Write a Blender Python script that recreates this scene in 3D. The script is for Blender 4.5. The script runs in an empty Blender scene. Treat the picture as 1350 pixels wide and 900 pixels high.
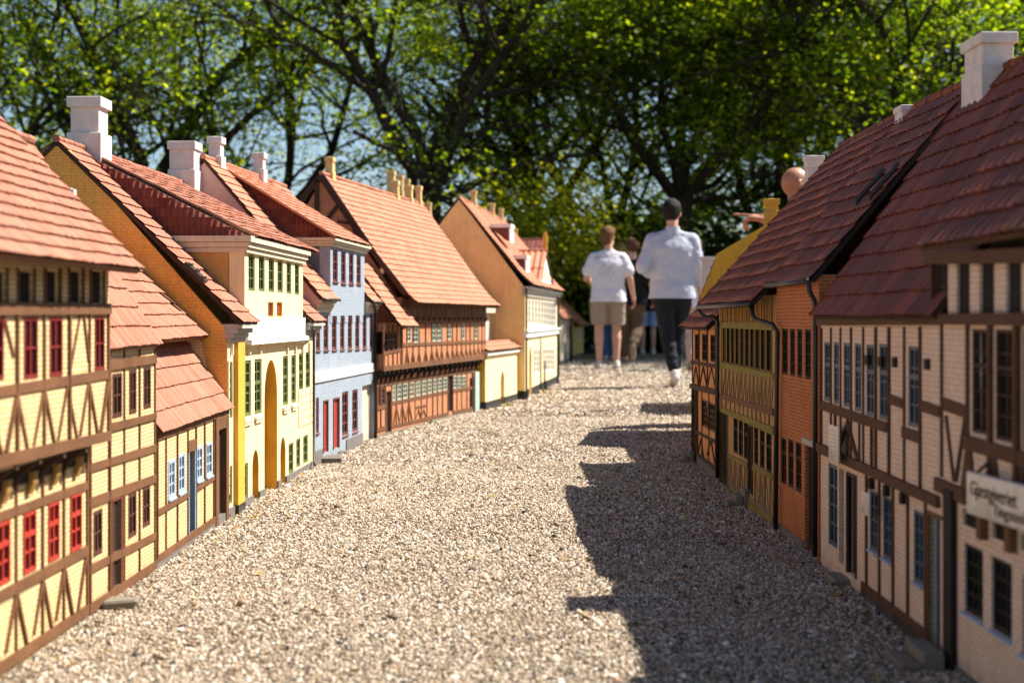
import bpy, bmesh, math, random
import numpy as np
from mathutils import Vector, Matrix, noise

random.seed(7)
rng = np.random.default_rng(11)
scene = bpy.context.scene
COL = scene.collection

# ------------------------------------------------------------------ measuring
# the photograph's lens: 50 mm, eye 0.67 m above the gravel of the miniature town
F, CX, HY, CH = 1875.0, 675.0, 418.0, 0.67
EYE = Vector((0, 0, CH))
def ground(x, y):
    Z = F * CH / (y - HY)
    return Vector(((x - CX) / F * Z, Z, 0))
def ray(x, y):
    return Vector(((x - CX) / F, 1.0, -(y - HY) / F))
def at(x, y, Y):
    r = ray(x, y)
    return EYE + r * Y

# ------------------------------------------------------------------ materials
def new_mat(name):
    m = bpy.data.materials.new(name)
    m.use_nodes = True
    nt = m.node_tree
    b = nt.nodes['Principled BSDF']
    return m, nt, b
def N(nt, t, **kw):
    n = nt.nodes.new(t)
    for k, v in kw.items():
        setattr(n, k, v)
    return n
def setin(n, **kw):
    for k, v in kw.items():
        n.inputs[k.replace('_', ' ')].default_value = v
def ramp(nt, stops):
    r = N(nt, 'ShaderNodeValToRGB')
    e = r.color_ramp.elements
    while len(e) < len(stops): e.new(0.5)
    for el, (p, c) in zip(e, stops):
        el.position = p
        el.color = (c[0], c[1], c[2], 1) if not isinstance(c, float) else (c, c, c, 1)
    return r
def mul(c, k): return tuple(min(1, x * k) for x in c[:3])

def weather(nt, tc, colour, col, amt=.45):
    """rain streaks down the wall and splashed dirt along its foot"""
    mp = N(nt, 'ShaderNodeMapping'); mp.inputs['Scale'].default_value = (38, 38, 3.2)
    nt.links.new(tc.outputs['Object'], mp.inputs['Vector'])
    n = N(nt, 'ShaderNodeTexNoise'); setin(n, Scale=1.0, Detail=6.0, Roughness=.65); nt.links.new(mp.outputs[0], n.inputs['Vector'])
    r = ramp(nt, [(.50, 0.0), (.78, amt)]); nt.links.new(n.outputs['Fac'], r.inputs['Fac'])
    m1 = N(nt, 'ShaderNodeMix', data_type='RGBA'); m1.inputs[7].default_value = (col[0] * .55, col[1] * .52, col[2] * .5, 1)
    nt.links.new(r.outputs['Color'], m1.inputs[0]); nt.links.new(colour, m1.inputs[6])
    sp = N(nt, 'ShaderNodeSeparateXYZ'); nt.links.new(tc.outputs['Object'], sp.inputs[0])
    n2 = N(nt, 'ShaderNodeTexNoise'); setin(n2, Scale=24.0, Detail=6.0, Roughness=.7); nt.links.new(tc.outputs['Object'], n2.inputs['Vector'])
    k = N(nt, 'ShaderNodeMath', operation='MULTIPLY_ADD'); k.inputs[1].default_value = .22; k.inputs[2].default_value = -.06; nt.links.new(n2.outputs['Fac'], k.inputs[0])
    d = N(nt, 'ShaderNodeMath', operation='SUBTRACT'); nt.links.new(k.outputs[0], d.inputs[0]); nt.links.new(sp.outputs['Z'], d.inputs[1])
    q = N(nt, 'ShaderNodeMath', operation='MULTIPLY', use_clamp=True); q.inputs[1].default_value = 14.0; nt.links.new(d.outputs[0], q.inputs[0])
    q2 = N(nt, 'ShaderNodeMath', operation='MULTIPLY'); q2.inputs[1].default_value = .55; nt.links.new(q.outputs[0], q2.inputs[0])
    m2 = N(nt, 'ShaderNodeMix', data_type='RGBA'); m2.inputs[7].default_value = (.16, .125, .09, 1)
    nt.links.new(q2.outputs[0], m2.inputs[0]); nt.links.new(m1.outputs[2], m2.inputs[6])
    return m2.outputs[2]

def mat_paint(name, col, rough=.75, scale=30, var=.18, bump=.25, dirt=None, spec=.3):
    m, nt, b = new_mat(name)
    tc = N(nt, 'ShaderNodeTexCoord')
    n1 = N(nt, 'ShaderNodeTexNoise'); setin(n1, Scale=scale, Detail=8.0, Roughness=.65)
    n2 = N(nt, 'ShaderNodeTexNoise'); setin(n2, Scale=scale * .22, Detail=5.0)
    nt.links.new(tc.outputs['Object'], n1.inputs['Vector']); nt.links.new(tc.outputs['Object'], n2.inputs['Vector'])
    r = ramp(nt, [(.3, mul(col, 1 - var)), (.55, col), (.8, mul(col, 1 + var * .6))])
    nt.links.new(n1.outputs['Fac'], r.inputs['Fac'])
    r2 = ramp(nt, [(.55, 0.0), (.75, 1.0)])
    nt.links.new(n2.outputs['Fac'], r2.inputs['Fac'])
    mx = N(nt, 'ShaderNodeMix', data_type='RGBA')
    d = dirt or mul(col, .72)
    mx.inputs[7].default_value = (*d[:3], 1)
    nt.links.new(r.outputs['Color'], mx.inputs[6])
    mm = N(nt, 'ShaderNodeMath', operation='MULTIPLY'); mm.inputs[1].default_value = .5
    nt.links.new(r2.outputs['Color'], mm.inputs[0]); nt.links.new(mm.outputs[0], mx.inputs[0])
    nt.links.new(weather(nt, tc, mx.outputs[2], col), b.inputs['Base Color'])
    setin(b, Roughness=rough); b.inputs['Specular IOR Level'].default_value = spec
    bp = N(nt, 'ShaderNodeBump'); setin(bp, Strength=bump, Distance=.002)
    nt.links.new(n1.outputs['Fac'], bp.inputs['Height']); nt.links.new(bp.outputs['Normal'], b.inputs['Normal'])
    return m

def mat_brick(name, c1, c2, mortar, bw=.024, bh=.0105, ms=.0011, bump=.6, var=.25, rough=.85, dirt=None, dirtamt=.5):
    m, nt, b = new_mat(name)
    tc = N(nt, 'ShaderNodeTexCoord'); sp = N(nt, 'ShaderNodeSeparateXYZ'); cb = N(nt, 'ShaderNodeCombineXYZ')
    ad = N(nt, 'ShaderNodeMath', operation='ADD')
    nt.links.new(tc.outputs['Object'], sp.inputs[0])
    nt.links.new(sp.outputs['X'], ad.inputs[0]); nt.links.new(sp.outputs['Y'], ad.inputs[1])
    nt.links.new(ad.outputs[0], cb.inputs['X']); nt.links.new(sp.outputs['Z'], cb.inputs['Y'])
    # bricks laid by hand: the courses wander a little
    wn = N(nt, 'ShaderNodeTexNoise'); setin(wn, Scale=9.0, Detail=3.0)
    nt.links.new(tc.outputs['Object'], wn.inputs['Vector'])
    wv = N(nt, 'ShaderNodeVectorMath', operation='SCALE'); wv.inputs['Scale'].default_value = .006
    nt.links.new(wn.outputs['Color'], wv.inputs[0])
    wa = N(nt, 'ShaderNodeVectorMath', operation='ADD')
    nt.links.new(cb.outputs[0], wa.inputs[0]); nt.links.new(wv.outputs[0], wa.inputs[1])
    br = N(nt, 'ShaderNodeTexBrick')
    setin(br, Scale=1.0, Mortar_Size=ms, Mortar_Smooth=.35, Brick_Width=bw, Row_Height=bh, Bias=0.0)
    br.inputs['Color1'].default_value = (*c1, 1); br.inputs['Color2'].default_value = (*c2, 1); br.inputs['Mortar'].default_value = (*mortar, 1)
    nt.links.new(wa.outputs[0], br.inputs['Vector'])
    n1 = N(nt, 'ShaderNodeTexNoise'); setin(n1, Scale=70.0, Detail=6.0, Roughness=.7)
    n2 = N(nt, 'ShaderNodeTexNoise'); setin(n2, Scale=6.0, Detail=6.0, Roughness=.6)
    for n in (n1, n2): nt.links.new(tc.outputs['Object'], n.inputs['Vector'])
    rr = ramp(nt, [(.25, 1 - var), (.75, 1 + var * .5)])
    nt.links.new(n1.outputs['Fac'], rr.inputs['Fac'])
    mx = N(nt, 'ShaderNodeMix', data_type='RGBA', blend_type='MULTIPLY'); mx.inputs[0].default_value = 1
    nt.links.new(br.outputs['Color'], mx.inputs[6]); nt.links.new(rr.outputs['Color'], mx.inputs[7])
    mx2 = N(nt, 'ShaderNodeMix', data_type='RGBA')
    d = dirt or mul(c1, .6)
    mx2.inputs[7].default_value = (*d, 1)
    r2 = ramp(nt, [(.52, 0.0), (.72, dirtamt)])
    nt.links.new(n2.outputs['Fac'], r2.inputs['Fac']); nt.links.new(r2.outputs['Color'], mx2.inputs[0])
    nt.links.new(mx.outputs[2], mx2.inputs[6]); nt.links.new(weather(nt, tc, mx2.outputs[2], c1), b.inputs['Base Color'])
    setin(b, Roughness=rough); b.inputs['Specular IOR Level'].default_value = .25
    inv = N(nt, 'ShaderNodeMath', operation='MULTIPLY_ADD'); inv.inputs[1].default_value = -1.0; inv.inputs[2].default_value = 1.0
    nt.links.new(br.outputs['Fac'], inv.inputs[0])
    ad2 = N(nt, 'ShaderNodeMath', operation='MULTIPLY_ADD'); ad2.inputs[1].default_value = .35
    nt.links.new(n1.outputs['Fac'], ad2.inputs[0]); nt.links.new(inv.outputs[0], ad2.inputs[2])
    bp = N(nt, 'ShaderNodeBump'); setin(bp, Strength=bump, Distance=.0016)
    nt.links.new(ad2.outputs[0], bp.inputs['Height']); nt.links.new(bp.outputs['Normal'], b.inputs['Normal'])
    return m

def mat_wood(name, col, var=.35, rough=.75):
    m, nt, b = new_mat(name)
    tc = N(nt, 'ShaderNodeTexCoord')
    n1 = N(nt, 'ShaderNodeTexNoise'); setin(n1, Scale=90.0, Detail=6.0, Roughness=.7, Distortion=.4)
    n2 = N(nt, 'ShaderNodeTexNoise'); setin(n2, Scale=11.0, Detail=4.0)
    for n in (n1, n2): nt.links.new(tc.outputs['Object'], n.inputs['Vector'])
    ad = N(nt, 'ShaderNodeMath', operation='MULTIPLY_ADD'); ad.inputs[1].default_value = .5
    h = N(nt, 'ShaderNodeMath', operation='MULTIPLY'); h.inputs[1].default_value = .5
    nt.links.new(n1.outputs['Fac'], ad.inputs[0]); nt.links.new(n2.outputs['Fac'], h.inputs[0]); nt.links.new(h.outputs[0], ad.inputs[2])
    r = ramp(nt, [(.3, mul(col, 1 - var)), (.5, col), (.72, mul(col, 1 + var))])
    nt.links.new(ad.outputs[0], r.inputs['Fac']); nt.links.new(r.outputs['Color'], b.inputs['Base Color'])
    setin(b, Roughness=rough); b.inputs['Specular IOR Level'].default_value = .25
    bp = N(nt, 'ShaderNodeBump'); setin(bp, Strength=.3, Distance=.0015)
    nt.links.new(n1.outputs['Fac'], bp.inputs['Height']); nt.links.new(bp.outputs['Normal'], b.inputs['Normal'])
    return m

def mat_tile(name, cols, lichen, lich=.35, rough=.8):
    """clay tile: a tone per tile (face attribute rnd), weather and lichen over it"""
    m, nt, b = new_mat(name)
    tc = N(nt, 'ShaderNodeTexCoord')
    at_ = N(nt, 'ShaderNodeAttribute', attribute_name='rnd')
    r = ramp(nt, [(0, cols[0]), (.5, cols[1]), (1, cols[2])])
    nt.links.new(at_.outputs['Fac'], r.inputs['Fac'])
    n1 = N(nt, 'ShaderNodeTexNoise'); setin(n1, Scale=120.0, Detail=7.0, Roughness=.75)
    n2 = N(nt, 'ShaderNodeTexNoise'); setin(n2, Scale=7.0, Detail=8.0, Roughness=.7)
    for n in (n1, n2): nt.links.new(tc.outputs['Object'], n.inputs['Vector'])
    rr = ramp(nt, [(.3, .78), (.7, 1.12)])
    nt.links.new(n1.outputs['Fac'], rr.inputs['Fac'])
    mx = N(nt, 'ShaderNodeMix', data_type='RGBA', blend_type='MULTIPLY'); mx.inputs[0].default_value = 1
    nt.links.new(r.outputs['Color'], mx.inputs[6]); nt.links.new(rr.outputs['Color'], mx.inputs[7])
    mx2 = N(nt, 'ShaderNodeMix', data_type='RGBA'); mx2.inputs[7].default_value = (*lichen, 1)
    r2 = ramp(nt, [(.45, 0.0), (.75, lich)])
    nt.links.new(n2.outputs['Fac'], r2.inputs['Fac']); nt.links.new(r2.outputs['Color'], mx2.inputs[0])
    nt.links.new(mx.outputs[2], mx2.inputs[6])
    # sooty blotches and moss
    n4 = N(nt, 'ShaderNodeTexNoise'); setin(n4, Scale=19.0, Detail=9.0, Roughness=.75); nt.links.new(tc.outputs['Object'], n4.inputs['Vector'])
    r4 = ramp(nt, [(.54, 0.0), (.72, .55)]); nt.links.new(n4.outputs['Fac'], r4.inputs['Fac'])
    mx4 = N(nt, 'ShaderNodeMix', data_type='RGBA'); mx4.inputs[7].default_value = (cols[0][0] * .5, cols[0][1] * .6, cols[0][2] * .55, 1)
    nt.links.new(r4.outputs['Color'], mx4.inputs[0]); nt.links.new(mx2.outputs[2], mx4.inputs[6]); nt.links.new(mx4.outputs[2], b.inputs['Base Color'])
    setin(b, Roughness=rough); b.inputs['Specular IOR Level'].default_value = .3
    bp = N(nt, 'ShaderNodeBump'); setin(bp, Strength=.35, Distance=.001)
    nt.links.new(n1.outputs['Fac'], bp.inputs['Height']); nt.links.new(bp.outputs['Normal'], b.inputs['Normal'])
    return m

def mat_plain(name, col, rough=.6, metal=0.0, spec=.5, var=.15, scale=40):
    m, nt, b = new_mat(name)
    tc = N(nt, 'ShaderNodeTexCoord')
    n1 = N(nt, 'ShaderNodeTexNoise'); setin(n1, Scale=scale, Detail=5.0)
    nt.links.new(tc.outputs['Object'], n1.inputs['Vector'])
    r = ramp(nt, [(.3, mul(col, 1 - var)), (.7, mul(col, 1 + var))])
    nt.links.new(n1.outputs['Fac'], r.inputs['Fac']); nt.links.new(r.outputs['Color'], b.inputs['Base Color'])
    setin(b, Roughness=rough, Metallic=metal); b.inputs['Specular IOR Level'].default_value = spec
    return m

def mat_glass(name, col=(.012, .015, .018)):
    m, nt, b = new_mat(name)
    tc = N(nt, 'ShaderNodeTexCoord')
    n1 = N(nt, 'ShaderNodeTexNoise'); setin(n1, Scale=22.0, Detail=2.0)
    nt.links.new(tc.outputs['Object'], n1.inputs['Vector'])
    r = ramp(nt, [(.35, mul(col, .6)), (.7, mul(col, 1.8))])
    nt.links.new(n1.outputs['Fac'], r.inputs['Fac']); nt.links.new(r.outputs['Color'], b.inputs['Base Color'])
    setin(b, Roughness=.06); b.inputs['Specular IOR Level'].default_value = .6
    bp = N(nt, 'ShaderNodeBump'); setin(bp, Strength=.08, Distance=.002)
    nt.links.new(n1.outputs['Fac'], bp.inputs['Height']); nt.links.new(bp.outputs['Normal'], b.inputs['Normal'])
    return m

M = {}
M['cream_brick'] = mat_brick('cream_brick', (.80, .62, .34), (.74, .55, .27), (.46, .32, .15), bh=.0095, ms=.0016, bump=.9, dirt=(.62, .43, .19), dirtamt=.35)
M['cream_brick_small'] = mat_brick('cream_brick_small', (.74, .56, .30), (.70, .52, .26), (.52, .40, .22), bh=.009, bw=.02, bump=.5, dirt=(.5, .38, .2), dirtamt=.3)
M['brown_timber'] = mat_wood('brown_timber', (.150, .068, .031))
M['dark_timber'] = mat_wood('dark_timber', (.055, .028, .016))
M['black_timber'] = mat_wood('black_timber', (.018, .014, .012))
M['oil_timber'] = mat_wood('olive_timber', (.20, .165, .030))
M['grey_timber'] = mat_wood('grey_timber', (.26, .18, .085))
M['pine_board'] = mat_wood('pine_board', (.30, .17, .045))
M['red_paint'] = mat_paint('red_paint', (.40, .035, .022), .5, 60)
M['deep_red_paint'] = mat_paint('deep_red_paint', (.20, .022, .020), .5, 60)
M['maroon_paint'] = mat_paint('maroon_paint', (.16, .045, .035), .5, 60)
M['brown_paint'] = mat_paint('brown_paint', (.085, .03, .02), .5, 60)
M['green_paint'] = mat_paint('green_paint', (.13, .17, .055), .5, 60)
M['dark_green_paint'] = mat_paint('dark_green_paint', (.035, .05, .012), .5, 60)
M['mint_paint'] = mat_paint('mint_paint', (.42, .53, .46), .5, 60)
M['white_paint'] = mat_paint('white_paint', (.75, .76, .74), .5, 60, .1)
M['pale_blue_paint'] = mat_paint('pale_blue_paint', (.34, .46, .60), .5, 60, .1)
M['teal_paint'] = mat_paint('teal_paint', (.035, .13, .23), .5, 60)
M['slate_blue_paint'] = mat_paint('slate_blue_paint', (.05, .085, .13), .5, 60)
M['black_paint'] = mat_paint('black_paint', (.012, .012, .014), .45, 60)
M['butter_render'] = mat_paint('butter_render', (.83, .66, .37), .85, 18, .06, .3, dirt=(.66, .52, .27))
M['ochre_render'] = mat_paint('ochre_render', (.62, .36, .05), .85, 18, .1, .3)
M['orange_render'] = mat_brick('orange_render', (.95, .47, .105), (.91, .44, .095), (.74, .36, .08), bh=.011, bump=.35, dirt=(.42, .23, .06), dirtamt=.4)
M['orange_plaster'] = mat_paint('orange_plaster', (.66, .36, .10), .85, 12, .12, .3)
M['salmon_plaster'] = mat_paint('salmon_plaster', (.86, .57, .24), .85, 9, .12, .3, dirt=(.74, .46, .20))
M['white_plaster'] = mat_paint('white_plaster', (.80, .78, .74), .8, 30, .06, .3, dirt=(.55, .52, .47))
M['chimney_white'] = mat_paint('chimney_white', (.66, .60, .56), .85, 26, .16, .5, dirt=(.32, .25, .22))
M['chimney_yellow'] = mat_paint('chimney_yellow', (.66, .45, .20), .85, 26, .14, .4, dirt=(.4, .24, .1))
M['chimney_ochre'] = mat_paint('chimney_ochre', (.58, .33, .05), .85, 26, .14, .4)
M['stone_cornice'] = mat_paint('stone_cornice', (.46, .43, .38), .85, 30, .12, .3)
M['cream_cornice'] = mat_paint('cream_cornice', (.66, .56, .40), .85, 30, .1, .3)
M['pink_plaster'] = mat_paint('pink_plaster', (.55, .36, .32), .85, 20, .1, .3)
M['beige_plaster'] = mat_paint('beige_plaster', (.58, .50, .38), .85, 20, .1, .3)
M['blue_brick'] = mat_brick('blue_brick', (.40, .465, .535), (.355, .42, .495), (.22, .27, .33), bh=.0085, bw=.02, ms=.0015, bump=.9, dirt=(.5, .53, .6), dirtamt=.4)
M['red_brick'] = mat_brick('red_brick', (.54, .17, .06), (.43, .12, .04), (.58, .38, .24), bh=.0095, ms=.0016, bump=.8)
M['orange_brick'] = mat_brick('orange_brick', (.52, .130, .026), (.40, .092, .020), (.46, .29, .16), bh=.0105, ms=.0017, bump=.9)
M['peach_brick'] = mat_brick('peach_brick', (.78, .34, .11), (.70, .29, .09), (.55, .33, .17), bh=.0095, bump=.5)
M['moss_brick'] = mat_brick('moss_brick', (.52, .25, .12), (.42, .24, .07), (.46, .33, .16), bh=.0095, bump=.5, dirt=(.22, .17, .03), dirtamt=.7)
M['pink_brick'] = mat_brick('pink_white_brick', (.80, .64, .51), (.75, .58, .45), (.50, .37, .26), bh=.0105, bw=.024, bump=.5, dirt=(.62, .47, .35), dirtamt=.35)
M['plinth'] = mat_paint('plinth_stone', (.17, .16, .15), .9, 45, .3, .8)
M['black_plinth'] = mat_paint('black_plinth', (.02, .02, .02), .8, 45, .3, .5)
M['stone'] = mat_paint('step_stone', (.22, .19, .15), .9, 40, .35, .9)
M['slate_step'] = mat_paint('slate_step', (.16, .15, .13), .85, 40, .3, .6)
M['mint_stone'] = mat_paint('mint_stone', (.34, .40, .33), .85, 40, .2, .6)
M['lead'] = mat_plain('lead_pipe', (.05, .045, .042), .45, .6)
M['zinc'] = mat_plain('zinc_sheet', (.30, .30, .30), .5, .6)
M['glass'] = mat_glass('window_glass')
M['glass_green'] = mat_glass('green_glass', (.016, .022, .014))
M['glass_grey'] = mat_glass('grey_glass', (.10, .10, .10))
M['glass_pale'] = mat_glass('pale_glass', (.16, .16, .14))
M['void'] = mat_paint('painted_dark', (.014, .010, .008), .9, 40)  # near-black colour painting the shade inside openings, doorways and jetty gaps
M['sign_board'] = mat_paint('sign_board', (.78, .72, .62), .6, 14, .06, .15)
M['paper'] = mat_paint('paper', (.80, .76, .66), .7, 30, .05, .1)
M['letter'] = mat_paint('sign_letter', (.10, .06, .03), .6, 60)
T = (.50, .185, .105)
M['tile_l'] = mat_tile('clay_tile_weathered', [(.31, .112, .066), (.38, .142, .086), (.46, .185, .115)], (.33, .20, .14), .55)
M['tile_s'] = mat_tile('clay_tile_salmon', [(.41, .148, .082), (.47, .178, .100), (.54, .22, .13)], (.48, .27, .17), .5)
M['tile_d'] = mat_tile('clay_tile_dark', [(.115, .025, .009), (.175, .038, .013), (.25, .060, .022)], (.14, .065, .025), .5, .6)
M['tile_m'] = mat_tile('clay_tile_maroon', [(.15, .038, .028), (.20, .05, .036), (.25, .07, .045)], (.15, .07, .045), .4)  # darker clay; shade of the camera-facing slopes put into the colour

# ------------------------------------------------------------------ mesh builder
class MB:
    def __init__(s):
        s.v, s.f, s.mi, s.rnd = [], [], [], []
    def add(s, vs, fs, mi=0, rnd=0.5):
        o = len(s.v)
        s.v.extend([tuple(p) for p in vs])
        for f in fs:
            s.f.append(tuple(o + i for i in f)); s.mi.append(mi); s.rnd.append(rnd)
    def prism(s, pts, off, mi=0):
        n = len(pts); off = Vector(off)
        P = [Vector(p) for p in pts]
        vs = P + [p + off for p in P]
        fs = [tuple(range(n))[::-1], tuple(range(n, 2 * n))]
        fs += [(i, (i + 1) % n, n + (i + 1) % n, n + i) for i in range(n)]
        s.add(vs, fs, mi)
    def box(s, a, b, mi=0):
        x0, x1 = sorted((a[0], b[0])); y0, y1 = sorted((a[1], b[1])); z0, z1 = sorted((a[2], b[2]))
        s.prism([(x0, y0, z0), (x1, y0, z0), (x1, y1, z0), (x0, y1, z0)], (0, 0, z1 - z0), mi)
    def tube(s, path, rads, n=8, mi=0, cap=True):
        P = [Vector(p) for p in path]
        if not hasattr(rads, '__len__'): rads = [rads] * len(P)
        rings = []
        prev = None
        for i, p in enumerate(P):
            d = (P[min(i + 1, len(P) - 1)] - P[max(i - 1, 0)]).normalized()
            if prev is None:
                a = d.orthogonal().normalized()
            else:
                a = (prev - d * prev.dot(d))
                a = a.normalized() if a.length > 1e-6 else d.orthogonal().normalized()
            prev = a
            b = d.cross(a)
            rings.append([p + (a * math.cos(2 * math.pi * k / n) + b * math.sin(2 * math.pi * k / n)) * rads[i] for k in range(n)])
        vs = [q for r in rings for q in r]
        fs = []
        for i in range(len(P) - 1):
            for k in range(n):
                fs.append((i * n + k, i * n + (k + 1) % n, (i + 1) * n + (k + 1) % n, (i + 1) * n + k))
        if cap:
            fs.append(tuple(range(n))[::-1]); fs.append(tuple((len(P) - 1) * n + k for k in range(n)))
        s.add(vs, fs, mi)
    def build(s, name, mats, parent=None, smooth=False, fix=True, bevel=0):
        me = bpy.data.meshes.new(name)
        me.from_pydata(s.v, [], s.f)
        if not isinstance(mats, (list, tuple)): mats = [mats]
        for m in mats: me.materials.append(m)
        me.polygons.foreach_set('material_index', s.mi)
        a = me.attributes.new('rnd', 'FLOAT', 'FACE'); a.data.foreach_set('value', s.rnd)
        if fix:
            bm = bmesh.new(); bm.from_mesh(me)
            bmesh.ops.recalc_face_normals(bm, faces=bm.faces[:])
            if bevel:
                bmesh.ops.bevel(bm, geom=bm.edges[:], offset=bevel, segments=1, affect='EDGES', clamp_overlap=True)
            bm.to_mesh(me); bm.free()
        if smooth:
            me.polygons.foreach_set('use_smooth', [True] * len(me.polygons))
        me.update()
        o = bpy.data.objects.new(name, me)
        COL.objects.link(o)
        if parent: o.parent = parent
        return o

def build_split(mb, name, mats, parent=None, **kw):
    """one object for each piece that stands apart"""
    n = len(mb.v); par = list(range(n))
    def find(i):
        while par[i] != i: par[i] = par[par[i]]; i = par[i]
        return i
    for f in mb.f:
        for k in f[1:]: par[find(k)] = find(f[0])
    isl = {}
    for i, f in enumerate(mb.f): isl.setdefault(find(f[0]), []).append(i)
    boxes = []
    for fl in isl.values():
        vs = [mb.v[k] for i in fl for k in mb.f[i]]
        boxes.append([[min(v[a] for v in vs) - .0015 for a in range(3)], [max(v[a] for v in vs) + .0015 for a in range(3)], list(fl)])
    merged = True
    while merged:
        merged = False
        for i in range(len(boxes)):
            for j in range(i + 1, len(boxes)):
                A, B = boxes[i], boxes[j]
                if all(A[0][a] <= B[1][a] and B[0][a] <= A[1][a] for a in range(3)):
                    boxes[i] = [[min(A[0][a], B[0][a]) for a in range(3)], [max(A[1][a], B[1][a]) for a in range(3)], A[2] + B[2]]
                    boxes.pop(j); merged = True; break
            if merged: break
    out = []
    for _, _, fl in boxes:
        m = MB(); mp = {}
        for i in fl:
            f = []
            for k in mb.f[i]:
                if k not in mp: mp[k] = len(m.v); m.v.append(mb.v[k])
                f.append(mp[k])
            m.f.append(tuple(f)); m.mi.append(mb.mi[i]); m.rnd.append(mb.rnd[i])
        out.append(m.build(name, mats, parent, **kw))
    return out

def tag(o, label=None, cat=None, group=None, kind=None):
    if label: o['label'] = label
    if cat: o['category'] = cat
    if group: o['group'] = group
    if kind: o['kind'] = kind
    return o
def empty(name, loc, label, cat, group=None, rz=0):
    o = bpy.data.objects.new(name, None); COL.objects.link(o)
    o.location = loc; o.rotation_euler = (0, 0, rz); o.empty_display_size = .1
    return tag(o, label, cat, group)

# ------------------------------------------------------------------ tiled slopes
def tiles(mb, P00, P01, P10, P11, course=.05, w=.024, amp=.003, seg=4, lift=.0062, over=.0, flare=None, jit=.0007, mi=0):
    """rows of overlapping clay tiles on the patch eave-near, eave-far, top-near, top-far"""
    P00, P01, P10, P11 = map(Vector, (P00, P01, P10, P11))
    e = (P01 - P00).normalized()
    up = ((P10 + P11) - (P00 + P01)) * .5
    nrm = e.cross(up).normalized()
    if nrm.z < 0: nrm = -nrm
    n = max(2, round(up.length / course))
    mid = (P00 + P01) * .5
    sag = [random.uniform(-1, 1) for _ in range(6)]
    for i in range(n):
        t0, t1 = i / n, min(1.0, (i + 1.15) / n)
        tm = (i + .5) / n
        Lm, Rm = P00.lerp(P10, tm), P01.lerp(P11, tm)
        sL, sR = (Lm - P00).dot(e), (Rm - P00).dot(e)
        if sR - sL < w * .4: continue
        L0, R0, L1, R1 = P00.lerp(P10, t0), P01.lerp(P11, t0), P00.lerp(P10, t1), P01.lerp(P11, t1)
        k0, k1 = math.ceil(sL / w - 1e-6), math.floor(sR / w + 1e-6)
        off = 0
        marks = [sL] + [k * w for k in range(k0, k1 + 1) if sL + w * .15 < k * w < sR - w * .15] + [sR]
        for a, b in zip(marks[:-1], marks[1:]):
            r = random.random()
            dz = random.uniform(-jit, jit); dt = random.uniform(-jit, jit) * 1.6
            cols = []
            for q in range(seg + 1):
                s_ = a + (b - a) * q / seg
                f = 0 if sR - sL < 1e-6 else (s_ - sL) / (sR - sL)
                ph = (q / seg)
                # pantile: a broad trough and a rolled edge
                h = amp * (0.5 - 0.5 * math.cos(2 * math.pi * ph)) if amp > 0 else 0
                p0 = L0.lerp(R0, f); p1 = L1.lerp(R1, f)
                fl0 = flare(t0) if flare else 0; fl1 = flare(t1) if flare else 0
                wob = .0025 * math.sin(s_ * 9 + sag[0] * 6) * sag[1] + .0008 * math.sin(s_ * 31 + i * sag[2])
                ux = up.normalized()
                p0 = p0 + nrm * (h + lift + dz + fl0 + wob) - ux * (dt + .002)
                p1 = p1 + nrm * (h * .8 + fl1 + wob)
                cols.append((p0 - nrm * (lift * .72) + ux * course * .5, p0 - nrm * (lift * .34), p0, p1))
            vs = [p for c in cols for p in c]
            fs = []
            for q in range(seg):
                o = q * 4
                for j in range(3): fs.append((o + j, o + 4 + j, o + 5 + j, o + 1 + j))
            mb.add(vs, fs, mi, r)
    return nrm

def ridge_caps(mb, A, B, r=.012, step=.05, mi=0):
    A, B = Vector(A), Vector(B)
    d = B - A; n = max(1, round(d.length / step)); d /= n
    for i in range(n):
        p = A + d * i + Vector((0, 0, random.uniform(-.001, .001)))
        rr = r * random.uniform(.92, 1.08)
        o = len(mb.f)
        mb.tube([p - d * .06, p + d * .5, p + d * 1.02], [rr * 1.08, rr, rr * .95], 8, mi)
        rv = random.random()
        for k in range(o, len(mb.f)): mb.rnd[k] = rv

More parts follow.
